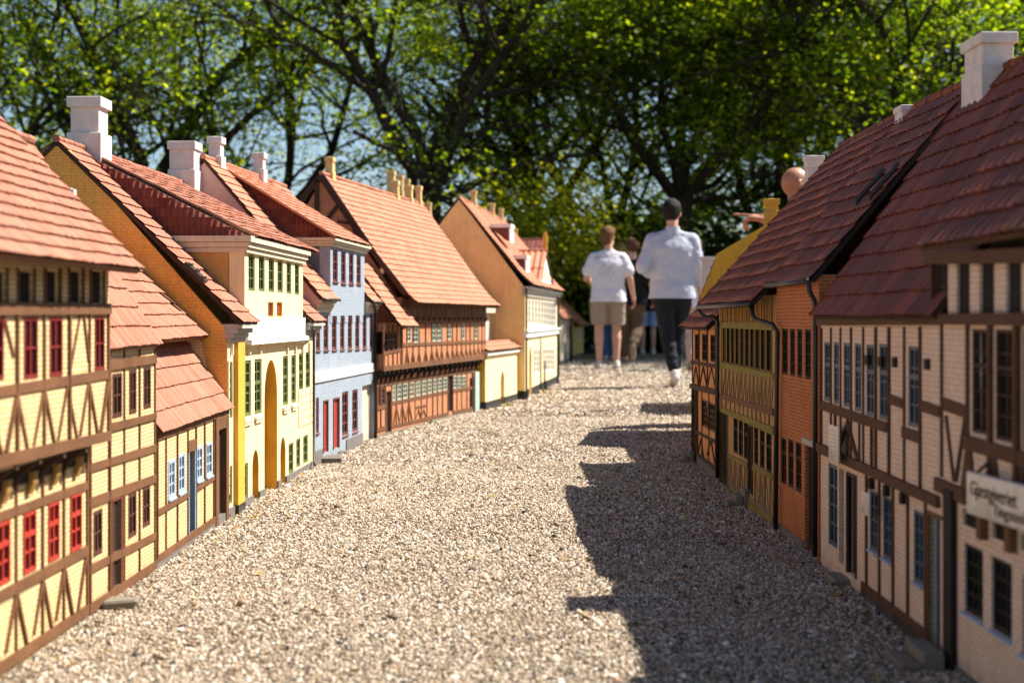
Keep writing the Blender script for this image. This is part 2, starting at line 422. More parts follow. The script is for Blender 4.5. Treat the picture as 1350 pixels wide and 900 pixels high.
# ------------------------------------------------------------------ a house of the miniature town
class House:
    def __init__(s, name, label, A, B, side, cat='model house', group='miniature town houses'):
        a, b = ground(*A), ground(*B)
        s.o = a; d = b - a; s.L = d.length; s.e = d.normalized()
        s.left = side == 'L'
        s.n = Vector((s.e.y, -s.e.x, 0)) if s.left else Vector((-s.e.y, s.e.x, 0))
        s.sg = -1 if s.left else 1
        s.root = empty(name, a, label, cat, group, math.atan2(s.e.y, s.e.x))
        s.tim = MB(); s.slabs = []; s.cuts = []; s.opn = []
        s.tim2 = None
    def loc(s, u, v, z): return Vector((u, s.sg * v, z))
    def fp(s, x, y, v=0.0):
        r = ray(x, y); t = ((s.o + s.n * v - EYE).dot(s.n)) / r.dot(s.n)
        p = EYE + r * t
        return (p - s.o).dot(s.e), p.z
    def gp(s, x, y, u=0.0):
        r = ray(x, y); t = ((s.o + s.e * u - EYE).dot(s.e)) / r.dot(s.e)
        p = EYE + r * t
        return (p - s.o).dot(s.n), p.z
    def box(s, mb, u0, u1, v0, v1, z0, z1, mi=0): mb.box(s.loc(u0, v0, z0), s.loc(u1, v1, z1), mi)
    def prism(s, mb, uz, v0, v1, mi=0):
        mb.prism([s.loc(u, v0, z) for u, z in uz], s.loc(0, v1 - v0, 0), mi)
    # timber from pixel to pixel on the facade plane v
    def beam(s, p0, p1, w, v=0.0, t=.005, mb=None):
        mb = mb or s.tim
        a, b = Vector(s.fp(*p0, v)), Vector(s.fp(*p1, v))
        d = (b - a)
        if d.length < 1e-5: return
        d.normalize(); nn = Vector((-d.y, d.x)) * (w * .5 * random.uniform(.88, 1.12))
        nn2 = Vector((-d.y, d.x)) * (w * .5 * random.uniform(.88, 1.12))
        t = t + random.uniform(-.0014, .0014)
        s.prism(mb, [a - nn, b - nn2, b + nn2, a + nn], v - .004, v + t)
    def post(s, x, y0, y1, w, v=0.0, t=.005, mb=None): s.beam((x, y0), (x, y1), w, v, t, mb)
    def posts(s, xs, y0, y1, w, v=0.0, t=.005, x0=None, x1=None, mb=None):
        """posts at pixel columns; y0 and y1 are lines given as ((x,y),(x,y)) or numbers"""
        def ln(l, x): return l if not isinstance(l, tuple) else l[0][1] + (l[1][1] - l[0][1]) * (x - l[0][0]) / (l[1][0] - l[0][0])
        for x in xs: s.post(x, ln(y0, x), ln(y1, x), w, v, t, mb)
    def chevron(s, apex, f0, f1, w, v=0.0, mid=False):
        s.beam(apex, f0, w, v); s.beam(apex, f1, w, v)
    def slab(s, u0, u1, v, z0, z1, t=.05): s.slabs.append((u0, u1, v, z0, z1, t))
    def cut(s, u0, u1, z0, z1, v=0.0, arch=False, d=.08): s.cuts.append((u0, u1, z0, z1, v, arch, d))
    def rect(s, x0, x1, yt, yb, v=0.0):
        xc = (x0 + x1) / 2; yc = (yt + yb) / 2
        u0 = s.fp(x0, yc, v)[0]; u1 = s.fp(x1, yc, v)[0]
        if u0 > u1: u0, u1 = u1, u0
        return u0, u1, s.fp(xc, yb, v)[1], s.fp(xc, yt, v)[1]
    def window(s, x0, x1, yt, yb, mat, v=0.0, nc=2, rows=3, fw=.008, mw=.004, glass='glass', rec=.004, transom=None, sill=None, deep=.02, name='window', label=None):
        u0, u1, z0, z1 = s.rect(x0, x1, yt, yb, v)
        s.cut(u0, u1, z0, z1, v)
        mb = MB(); vf = v - rec; vb = vf - .012
        s.box(mb, u0, u0 + fw, vb, vf, z0, z1); s.box(mb, u1 - fw, u1, vb, vf, z0, z1)
        s.box(mb, u0 + fw, u1 - fw, vb, vf - .0006, z0, z0 + fw * 1.2); s.box(mb, u0 + fw, u1 - fw, vb, vf - .0006, z1 - fw, z1)
        iw = u1 - u0 - 2 * fw
        for k in range(1, nc):
            c = u0 + fw + iw * k / nc; ww = mw * (1.7 if (nc == 2 or k == nc // 2) else 1)
            s.box(mb, c - ww / 2, c + ww / 2, vb + .003, vf - .0012, z0 + fw, z1 - fw)
        ih = z1 - z0 - 2 * fw
        hs = [k / rows for k in range(1, rows)]
        for h in hs:
            c = z0 + fw + ih * h
            s.box(mb, u0 + fw, u1 - fw, vb + .004, vf - .002, c - mw / 2, c + mw / 2)
        if transom:
            c = z0 + fw + ih * transom
            s.box(mb, u0 + fw, u1 - fw, vb + .002, vf - .0005, c - mw * 1.3, c + mw * 1.3)
        o = mb.build(name, M[mat], s.root)
        if label: o['label'] = label
        g = MB()
        s.box(g, u0 + fw * .5, u1 - fw * .5, vb + .0015, vb + .005, z0 + fw * .5, z1 - fw * .5)
        # no two old panes hang in quite the same plane
        ta, tb = random.gauss(0, .02), random.gauss(0, .02)
        uc, zc_ = (u0 + u1) / 2, (z0 + z1) / 2
        g.v = [(x, y + max(-.003, min(.0018, (x - uc) * ta + (z - zc_) * tb)) * s.sg, z) for x, y, z in g.v]
        g.build('pane', M[glass], o)
        if sill:
            k = MB(); s.box(k, u0 - .003, u1 + .003, v - .006, v + .007, z0 - .006, z0 - .0005)
            k.build('sill', M[sill], o)
        return o
    def door(s, x0, x1, yt, yb, mat, v=0.0, rec=.012, arch=False, frame=None, name='door', panels=True, label=None):
        u0, u1, z0, z1 = s.rect(x0, x1, yt, yb, v)
        s.cut(u0, u1, z0, z1, v, arch)
        mb = MB()
        s.box(mb, u0 - .002, u1 + .002, v - rec - .01, v - rec, z0 - .002, z1 + .002)
        if panels and u1 - u0 > .03:
            for q in range(3):
                za = z0 + (z1 - z0) * (.06 + .31 * q); zb = za + (z1 - z0) * .25
                s.box(mb, u0 + (u1 - u0) * .2, u1 - (u1 - u0) * .2, v - rec - .001, v - rec + .003, za, zb)
        if frame:
            pass
        o = mb.build(name, M[mat], s.root)
        if frame:
            k = MB(); f = .007
            s.box(k, u0 - f, u0, v - .01, v + .004, z0, z1 + f); s.box(k, u1, u1 + f, v - .01, v + .004, z0, z1 + f)
            s.box(k, u0, u1, v - .01, v + .0035, z1, z1 + f)
            k.build('door_frame', M[frame], o)
        if label: o['label'] = label
        return o
    def build_wall(s, mat, name='wall', extra=None):
        mb = MB()
        for (u0, u1, v, z0, z1, t) in s.slabs: s.box(mb, u0, u1, v - t, v, z0, z1)
        o = mb.build(name, mat, s.root)
        if s.cuts:
            c = MB()
            for (u0, u1, z0, z1, v, arch, d) in s.cuts:
                if arch:
                    r = (u1 - u0) / 2; cu = (u0 + u1) / 2
                    hgt = min(r * 1.25, (z1 - z0) * .5)
                    pts = [(u0, z0), (u1, z0)] + [(cu + r * math.cos(a), z1 - hgt + hgt * math.sin(a)) for a in [math.pi * k / 12 for k in range(13)]]
                    s.prism(c, pts, v - d, v + .03)
                else:
                    s.box(c, u0, u1, v - d, v + .03, z0, z1)
            co = c.build('cutter', mat, s.root)
            md = o.modifiers.new('b', 'BOOLEAN'); md.operation = 'DIFFERENCE'; md.object = co; md.solver = 'EXACT'; md.use_self = True
            dg = bpy.context.evaluated_depsgraph_get(); dg.update()
            me = bpy.data.meshes.new_from_object(o.evaluated_get(dg))
            o.modifiers.clear(); old = o.data; o.data = me; me.name = name
            bpy.data.meshes.remove(old)
            cm = co.data; bpy.data.objects.remove(co); bpy.data.meshes.remove(cm)
            if not me.materials: me.materials.append(mat)
        return o
    def gable(s, mb, u0, u1, vz, mi=0):
        mb.prism([s.loc(u0, v, z) for v, z in vz], s.loc(u1 - u0, 0, 0), mi)
    def roof(s, en, ef, rn, rf, course, w, amp, mat, board='dark_timber', back=True, th=.012, caps=True, flare=None, seg=4, name='roof', capr=.012, lift=.0062, gap=None):
        """en, ef, rn, rf: (u, v, z) of eave near, eave far, ridge near, ridge far"""
        mb = MB()
        P = [s.loc(*q) for q in (en, ef, rn, rf)]
        runs = [(0.0, 1.0)] if not gap else [(0.0, (gap[0] - en[0]) / (ef[0] - en[0])), ((gap[1] - en[0]) / (ef[0] - en[0]), 1.0)]
        for f0, f1 in runs:
            nrm = tiles(mb, P[0].lerp(P[1], f0), P[0].lerp(P[1], f1), P[2].lerp(P[3], f0), P[2].lerp(P[3], f1), course, w, amp, seg, lift, flare=flare)
        # boarding under the tiles
        pts = [P[0], P[1], P[3], P[2]]
        if not flare:
            for f0, f1 in runs: mb.prism([p - nrm * .001 for p in (P[0].lerp(P[1], f0), P[0].lerp(P[1], f1), P[2].lerp(P[3], f1), P[2].lerp(P[3], f0))], -nrm * th, 1)
        else:
            k = 10
            for i in range(k):
                a, b = i / k, (i + 1) / k
                q = [P[0].lerp(P[2], a) + nrm * (flare(a) - .001), P[1].lerp(P[3], a) + nrm * (flare(a) - .001), P[1].lerp(P[3], b) + nrm * (flare(b) - .001), P[0].lerp(P[2], b) + nrm * (flare(b) - .001)]
                mb.prism(q, -nrm * th, 1)
        if back:
            def mir(e_, r_): return s.loc(e_[0], 2 * r_[1] - e_[1], e_[2])
            B0, B1 = mir(en, rn), mir(ef, rf)
            n2 = tiles(mb, B0, B1, P[2], P[3], course, w, amp, 2, lift)
            mb.prism([p - n2 * .001 for p in (B0, B1, P[3], P[2])], -n2 * th, 1)
        if caps: ridge_caps(mb, P[2] + Vector((0, 0, .003)), P[3] + Vector((0, 0, .003)), capr)
        return mb.build(name, [M[mat], M[board]], s.root, fix=False)
    def onslope(s, x, y, vo, zo, vr, zr):
        o = s.o + s.n * vo + Vector((0, 0, zo)); up = s.n * (vr - vo) + Vector((0, 0, zr - zo)); n = s.e.cross(up)
        r = ray(x, y); t = (o - EYE).dot(n) / r.dot(n); p = EYE + r * t
        return Vector(((p - s.o).dot(s.e), (p - s.o).dot(s.n), p.z))
    def backing(s, u0, u1, v, z0, z1, name='opening_shade_panel'):
        m = MB(); s.box(m, u0 - .004, u1 + .004, v - .016, v - .006, z0 - .004, z1 + .004); return m.build(name, M['void'], s.root)  # shallow near-black panel painting the dark of the opening
    def chimney(s, xl, xr, yt, yb, v, mat, steps=((0, .5, 1.0), (.5, .86, .82), (.86, 1.0, 1.0)), usz=None, sink=.05, front='u'):
        """near face between pixel columns xl and xr at facade-offset v"""
        u, z = s.fp((xl + xr) / 2, yb, v)
        for _ in range(2):
            va, z1 = s.gp(xl, yt, u); vb, z0 = s.gp(xr, yb, u)
        va, vb = sorted((va, vb)); w = vb - va; usz = usz or w
        mb = MB(); h = z1 - z0
        for (a, b, k) in steps:
            g = w * (1 - k) / 2; gu = usz * (1 - k) / 2
            za = z0 + h * a - (sink if a == 0 else .001); zb = z0 + h * b
            s.box(mb, u + gu, u + usz - gu, va + g, vb - g, za, zb)
        kk = .3
        s.box(mb, u + usz * kk, u + usz * (1 - kk), va + w * kk, vb - w * kk, z1 - .01, z1 + .004)
        return mb.build('chimney', M[mat], s.root, bevel=.0016)
    def pipe(s, pts, r=.007, name='downpipe', mat='lead'):
        mb = MB(); mb.tube([s.loc(*p) for p in pts], r, 8)
        return mb.build(name, M[mat], s.root, smooth=True)
    def pxpipe(s, pts, v=.012, r=.007):
        """downpipe through pixels on the plane just off the facade; a point may carry its own offset"""
        q = []
        for p in pts:
            vv = p[2] if len(p) > 2 else v
            u, z = s.fp(p[0], p[1], vv); q.append((u, vv, z))
        return s.pipe(q, r)
    def done_timber(s, mat='brown_timber', name='timber_frame'):
        return s.tim.build(name, M[mat], s.root)
# ================================================================== LEFT ROW
def lin(p0, p1):
    return lambda x: p0[1] + (p1[1] - p0[1]) * (x - p0[0]) / (p1[0] - p0[0])

M['tray'] = mat_paint('tray_render', (.72, .62, .42), .85, 30, .1, .3)
# ---- yellow half-timbered house with the red windows, nearest on the left
def house_red_windows():
    H = House('half_timbered_house', 'yellow half-timbered house with bright red window frames and a jettied upper floor', (0, 899), (116, 816), 'L')
    J = .046; uN = -.55; uF = H.L
    z_sill = H.fp(60, 838)[1]
    zj = H.fp(70, 600, J)[1]; ze = H.fp(70, 352, J)[1]
    H.slab(uN, uF, 0, 0.0, zj + .01); H.slab(uN, uF, J, zj, ze + .02, .09)
    pl = MB(); H.box(pl, uN, uF + .002, -.03, .004, -.02, z_sill - .028); build_split(pl, 'plinth', M['plinth'], H.root)
    ex = lambda f, x0=-220: ((x0, f(x0)), )
    sill = lin((0, 879), (113, 804)); mid = lin((0, 785), (110, 727)); up = lin((0, 680), (110, 641))
    X0, X1 = -230, 115
    H.beam((X0, sill(X0)), (X1, sill(X1)), .024); H.beam((X0, mid(X0)), (X1, mid(X1)), .021); H.beam((X0, up(X0)), (X1, up(X1)), .018)
    jb = lin((0, 607), (143, 574)); u_mid = lin((0, 516), (143, 492.5)); top = lin((0, 407), (143, 407)); up2 = lin((0, 349), (143, 352))
    X2 = 143
    for f, w, t in ((jb, .024, .009), (u_mid, .019, .005), (top, .022, .007)):
        H.beam((-230, f(-230)), (X2, f(X2)), w, J, t)
    lowp = [-190, -150, -105, -62, -20, 20, 55, 83, 114]
    for i, x in enumerate(lowp):
        H.post(x, sill(x), jb(x) + 8, .009)
    for x, nx in ((-62, 40), (-20, 17), (20, 14), (55, 12), (83, 11)):
        H.chevron((x, mid(x) + 4), (x - nx, sill(x) - 6), (x + nx, sill(x + nx) - 8), .0075)
    H.beam((112, mid(112) + 5), (101, sill(101) - 6), .009)
    upp = [-150, -105, -62, -20, 21, 57, 90, 117, 141.5]
    for x in upp: H.post(x, jb(x), top(x), .0085, J)
    for x, nx in ((-62, 22), (-20, 20), (21, 14.5), (57, 13.5), (88, 12.5), (116, 11.5)):
        H.chevron((x, u_mid(x) + 4), (x - nx, jb(x) - 7), (x + nx, jb(x + nx) - 7), .0085, J)
    H.beam((141, u_mid(141) + 5), (131, jb(131) - 6), .0085, J)
    H.beam((105, top(105) + 6), (90, u_mid(90) - 6), .007, J); H.beam((109, top(109) + 6), (116, 475), .007, J)
    H.beam((3, top(3) + 6), (17, 470), .008, J)
    # attic band between the eave and the top beam: dark openings
    for x0, x1 in ((-150, -122), (-105, -76), (-62, -36), (-18, 7), (23.5, 43), (59, 76), (91, 107), (119.5, 135)):
        u0, u1, z0, z1 = H.rect(x0, x1, 358, 399, J)
        H.cut(u0, u1, z0, z1, J, False, .12); H.backing(u0, u1, J, z0, z1)
        H.post(x0 - 1.2, 353, 405, .006, J); H.post(x1 + 1.2, 353, 405, .006, J)
    # joist ends and brackets carrying the jetty
    br = MB()
    for x in [-190, -150, -105, -62, -20, 20, 51, 83, 112]:
        u, z = H.fp(x, jb(x) + 5, J)
        H.box(br, u - .008, u + .008, -.005, J + .004, z - .016, z + .004)
        u2, z2 = H.fp(x, jb(x) + 36, 0)
        br.prism([H.loc(u - .006, 0, z - .012), H.loc(u - .006, J - .004, z - .0155), H.loc(u - .006, .012, z - .04), H.loc(u - .006, 0, z - .065)], H.loc(.012, 0, 0))
    build_split(br, 'jetty_bracket', M['dark_timber'], H.root)
    bb = MB(); con = MB()
    xs = [-190, -150, -105, -62, -20, 20, 51, 83, 112]
    for xa, xb in zip(xs[:-1], xs[1:]):
        u0, z = H.fp(xa, jb(xa) + 10, 0); u1, z2 = H.fp(xb, jb(xb) + 10, 0); uc = (u0 + u1) / 2
        H.box(bb, u0 + .010, u1 - .010, .0005, .007, zj - .048, zj - .006)
        con.prism([H.loc(uc - .013, 0.0075, zj - .074), H.loc(uc - .013, .0075, zj - .030), H.loc(uc - .013, .018, zj - .030), H.loc(uc - .013, .016, zj - .052)], H.loc(.026, 0, 0))
    build_split(bb, 'jetty_shade_board', M['void'], H.root)  # near-black strips paint the shade in the gaps between brackets
    build_split(con, 'console', M['pine_board'], H.root)
    nw = MB(); H.box(nw, uN, uN + .02, -1.0, -.06, 0, zj); nw.build('near_wall', M['cream_brick'], H.root)
    # windows
    for a in ((-88, -68, 730, 823), (-46, -26, 708, 793), (-6, 12, 688, 770), (30, 46.5, 675, 754), (63, 77, 662, 738), (92, 106.5, 651, 725)):
        H.window(*a, 'red_paint', 0, 2, 3, fw=.0065, mw=.0038, transom=.66, glass='glass', rec=-.003)
    for a in ((-52, -33, 419, 504), (-14, 4, 419, 501), (31, 49, 418, 499), (65, 81.5, 418, 496), (124.5, 137, 417, 488)):
        H.window(*a, 'deep_red_paint', J, 2, 2, fw=.0065, mw=.004, rec=-.002)
    H.build_wall(M['cream_brick']); H.done_timber()
    # far end wall and gable
    v0, z0 = H.gp(187, 355, uF + .012)
    v1, z1 = H.gp(-105, 45, uF + .012)
    g = MB(); H.gable(g, uF - .02, uF - .001, [(-.005, 0), (-.005, zj), (J - .01, zj), (J - .01, ze), (v1, z1 - .03), (2 * v1 - J, ze), (2 * v1, 0)])
    build_split(g, 'gable_wall', M['cream_brick'], H.root)
    b = MB(); H.box(b, uN, uF - .02, 2 * v1, 2 * v1 + .02, 0, ze); build_split(b, 'rear_wall', M['cream_brick'], H.root)
    H.roof((uN, v0, z0 - .004), (uF + .012, v0, z0), (uN, v1, z1), (uF + .012, v1, z1), .034, .0215, .0022, 'tile_l', 'brown_timber', th=.014)
    return H

# ---- second house: brown windows, steep roof
def house_brown_windows():
    H = House('half_timbered_house', 'narrow yellow half-timbered house with brown windows and a brown door on the street', (116, 816), (205, 752), 'L')
    L = H.L
    ze = .612
    H.slab(0, L, 0, 0, ze)
    pl = MB(); H.box(pl, 0.002, L, -.03, .004, -.02, H.fp(160, 787)[1] - .004); build_split(pl, 'plinth', M['plinth'], H.root)
    rails = [((116, 803), (204, 744), .022), ((116, 750.5), (204, 706), .018), ((116, 663), (204, 630), .02), ((116, 617), (204, 590), .018), ((116, 570), (204, 548), .018), ((116, 485), (204, 473), .022)]
    for a, b, w in rails: H.beam(a, b, w)
    s_ = ((116, 803), (204, 744)); t_ = ((116, 460), (204, 460))
    for x in (117.5, 143, 163, 183, 203.5): H.posts([x], s_, t_, .0078)
    H.posts([159.5], s_, ((116, 663), (204, 630)), .009)
    for a in ((148, 160, 492, 550), (170, 179, 487, 545), (189, 198, 483, 538)):
        H.window(*a, 'brown_paint', 0, 2, 2, fw=.009, mw=.005, rec=-.002, glass='glass_grey')
    for a in ((123, 134, 672, 731), (169, 179, 650, 707), (188, 197, 641, 693)):
        H.window(*a, 'brown_paint', 0, 2, 2, fw=.009, mw=.005, rec=-.002, glass='glass_grey')
    H.door(147.5, 157.5, 659, 779, 'void', 0, .006, frame='maroon_paint', panels=False)  # dark doorway painted as a near-black panel
    H.build_wall(M['cream_brick']); H.done_timber()
    v0, z0 = H.gp(213, 453, L); v1, z1 = H.gp(41, 186, L)
    g = MB(); H.gable(g, L - .02, L - .002, [(-.01, 0), (-.01, ze), (v1, z1 - .02), (2 * v1, ze), (2 * v1, 0)]); build_split(g, 'gable_wall', M['cream_brick'], H.root)
    b = MB(); H.box(b, 0, L - .02, 2 * v1, 2 * v1 + .02, 0, ze); build_split(b, 'rear_wall', M['cream_brick'], H.root)
    H.roof((.012, v0, z0 - .004), (L + .006, v0, z0), (.012, v1, z1), (L + .006, v1, z1), .056, .0215, .0022, 'tile_l', 'brown_timber')
    return H

# ---- third: low house with blue windows, a low lean-to roof under a higher roof
def house_blue_door():
    H = House('half_timbered_house', 'low yellow half-timbered house with a blue door and small pale blue windows', (205, 752), (301, 684.5), 'L')
    L = H.L
    v0, z0 = H.gp(307, 537, L); vt, zt = H.gp(246, 449, L)
    zw = z0 + .01
    H.slab(0, L, 0, 0, z0 + .004)
    pl = MB(); H.box(pl, .002, L - .001, -.03, .004, -.02, .03); build_split(pl, 'plinth', M['plinth'], H.root)
    H.beam((206, 737), (283, 684), .018); H.beam((206, 676), (247, 651), .015); H.beam((257, 645), (281, 629), .015)
    H.beam((206, 577), (300, 542), .014)
    for x in (206.5, 218, 233, 247, 257.5, 269, 281): H.posts([x], ((206, 737), (283, 684)), ((206, 575), (300, 541)), .0052)
    H.beam((247, 589), (258, 585), .03)
    for a in ((221.6, 230.2, 606, 656), (234.8, 243, 598, 649), (259, 266.5, 588, 633), (271.5, 279, 583, 627)):
        H.window(*a, 'pale_blue_paint', 0, 2, 3, fw=.009, mw=.005, rec=-.002, glass='glass', sill='pale_blue_paint')
    H.door(248, 256, 594, 707, 'teal_paint', 0, .012, frame='pale_blue_paint')
    # the brown boarded passage at the far end
    mb = MB(); u0, u1, za, zb = H.rect(282.5, 299.5, 548, 687)
    o0, o1, oa, ob = H.rect(286, 296, 565, 684)
    H.cut(u0 + .004, u1 - .004, .0, ob, 0)
    H.box(mb, u0, o0, -.05, .007, 0, zb); H.box(mb, o1, u1, -.05, .007, 0, zb); H.box(mb, o0, o1, -.05, .0065, ob, zb)
    H.box(mb, o0 - .001, o1 + .001, -.06, -.012, 0, ob + .001, 1)  # near-black panel paints the unlit depth of the passage
    mb.build('passage_frame', [M['brown_timber'], M['void']], H.root)
    H.build_wall(M['cream_brick']); H.done_timber()
    # lean-to roof
    r1 = MB()
    P = [H.loc(.004, v0, z0 - .006), H.loc(L + .004, v0, z0), H.loc(.004, vt - .02, zt + .03), H.loc(L + .004, vt - .02, zt + .03)]
    n = tiles(r1, *P, .058, .0195, .0022)
    r1.prism([p - n * .001 for p in (P[0], P[1], P[3], P[2])], -n * .012, 1)
    r1.build('lean_to_roof', [M['tile_l'], M['dark_timber']], H.root, fix=False)
    # main roof behind
    ve, zee = H.gp(275, 443, L); vr, zr = H.gp(129, 303, L)
    H.roof((.008, ve, zee - .005), (L + .003, ve, zee), (.008, vr, zr), (L + .003, vr, zr), .052, .0215, .0024, 'tile_l', 'brown_timber')
    g = MB(); 
    for ua, ub in ((.001, .02), (L - .02, L - .001)):
        H.gable(g, ua, ub, [(-.052, 0), (-.052, zw), (ve - .02, zee - .02), (vr, zr - .02), (2 * vr - ve, zee - .02), (2 * vr - ve, 0)])
    build_split(g, 'gable_wall', M['cream_brick'], H.root)
    b = MB(); H.box(b, .02, L - .02, 2 * vr - ve, 2 * vr - ve + .02, 0, zee - .02); build_split(b, 'rear_wall', M['cream_brick'], H.root)
    f = MB(); H.box(f, .02, L - .02, vt - .07, vt - .05, zw, zt + .06); f.build('upper_wall', M['cream_brick'], H.root)
    H.chimney(85, 97, 249, 290, vr, 'chimney_white', ((0, .62, .8), (.62, .8, .9), (.8, 1, 1.05)))
    return H

def cheek_tiles(mb, bk, fr, ap, out, course, w, amp):
    e = (fr - bk).normalized(); L = (fr - bk).length; top = ap.z - bk.z
    n = max(2, int(top / course)); sa = (ap - bk).dot(e)
    for i in range(n):
        z0 = i * course; z1 = min(top, z0 + course * 1.1)
        def slope(x): return top * (x / sa if x < sa else (L - x) / (L - sa)) if (x < sa and sa > 1e-6) or x >= sa else top
        for k in range(math.floor(min(0, sa) / w), int(L / w) + 1):
            s0, s1 = k * w, min(L, (k + 1) * w)
            if s1 - s0 < .2 * w: continue
            ta, tb = min(z1, slope(max(s0, sa))), min(z1, slope(max(s1, sa)))
            if s1 < 0 and top * s1 / sa > z1: continue
            if max(ta, tb) <= z0 + .002: continue
            cols = []
            rnd = random.random(); dz = random.uniform(-.001, .001)
            for q in range(5):
                f = q / 4; x = s0 + (s1 - s0) * f; h = amp * (.5 - .5 * math.cos(2 * math.pi * f)) + .005
                zl = min(z1, max(z0, top * x / sa if x < 0 else 0)); zt = max(zl, min(z1, slope(max(x, sa))))
                p = bk + e * x
                cols.append((p + Vector((0, 0, zl)), p + out * (h + dz) + Vector((0, 0, zl - .001)), p + out * (h * .4) + Vector((0, 0, zt))))
            vs = [p for c in cols for p in c]; fs = []
            for q in range(4):
                o = q * 3; fs.append((o, o + 3, o + 4, o + 1)); fs.append((o + 1, o + 4, o + 5, o + 2))
            mb.add(vs, fs, 0, rnd)

# shed dormer standing on the facade (the "kvist")
def front_dormer(H, xs, zb, ec_n, ec_f, ap_n, vr, side_px, wallmat, sidemat, corn, cornmat, tile, hip='tile_m'):
    u0 = H.fp(xs[0], 400, .0)[0]; u1 = H.fp(xs[1], 400, .0)[0]
    V = .036
    ue0, ze0 = H.fp(*ec_n, V); ue1, ze1 = H.fp(*ec_f, V)
    ze = (ze0 + ze1) / 2
    ua, za = H.fp(*ap_n, vr)
    ub = max(ua + .08, (ue0 + ue1) - ua)
    zc = ze - corn
    vb = H.gp(*side_px, u0)[0]
    for ux in (u0, u1 - .02):
        d = MB(); H.box(d, ux, ux + .02, vb - .15, -.05, zb - .3, zc); d.build('dormer_side_wall', M[sidemat], H.root)
    c = MB()
    for k, (o, h0, h1) in enumerate(((.012, 0, .3), (.02, .3, .62), (.03, .62, 1.0))):
        H.box(c, u0 - o, u1 + o, vb - .1, .003 + o, zc + corn * h0, zc + corn * h1 - .0015)
    c.build('dormer_cornice', M[cornmat], H.root)
    r = MB()
    ua, ub = ue0, ue1
    A, B, C_, D_ = H.loc(ue0, V, ze), H.loc(ue1, V, ze), H.loc(ua, vr, za), H.loc(ub, vr, za)
    n = tiles(r, A, B, C_, D_, .05, .022, .0028)
    r.prism([p - n * .001 for p in (A, B, D_, C_)], -n * .01, 1)
    # tile-hung cheeks
    k = 0
    for uu, sg in ((u0 - .012, -1), (u1 + .012, 1)):
        q = MB()
        bk, fr, ap = H.loc(uu, vb - .06, ze - .004), H.loc(uu, V - .012, ze - .004), H.loc(uu, vr, za - .008)
        cheek_tiles(q, bk, fr, ap, H.loc(sg, 0, 0), .034, .021, .009)
        q.prism([bk, fr, ap], H.loc(-sg * .014, 0, 0), 1)
        q.build('tile_hung_cheek', [M[hip], M['dark_timber']], H.root, fix=False)  # cheek tiles darker than the roof, shade put into their colour
    ridge_caps(r, C_ + Vector((0, 0, .003)), D_ + Vector((0, 0, .003)), .012)
    for uu in (ue0, ue1): ridge_caps(r, H.loc(uu, V, ze + .002), H.loc(uu, vr, za + .002), .007, .045)
    r.build('dormer_roof', [M[tile], M['dark_timber']], H.root, fix=False)
    return u0, u1, zc, ua, ub

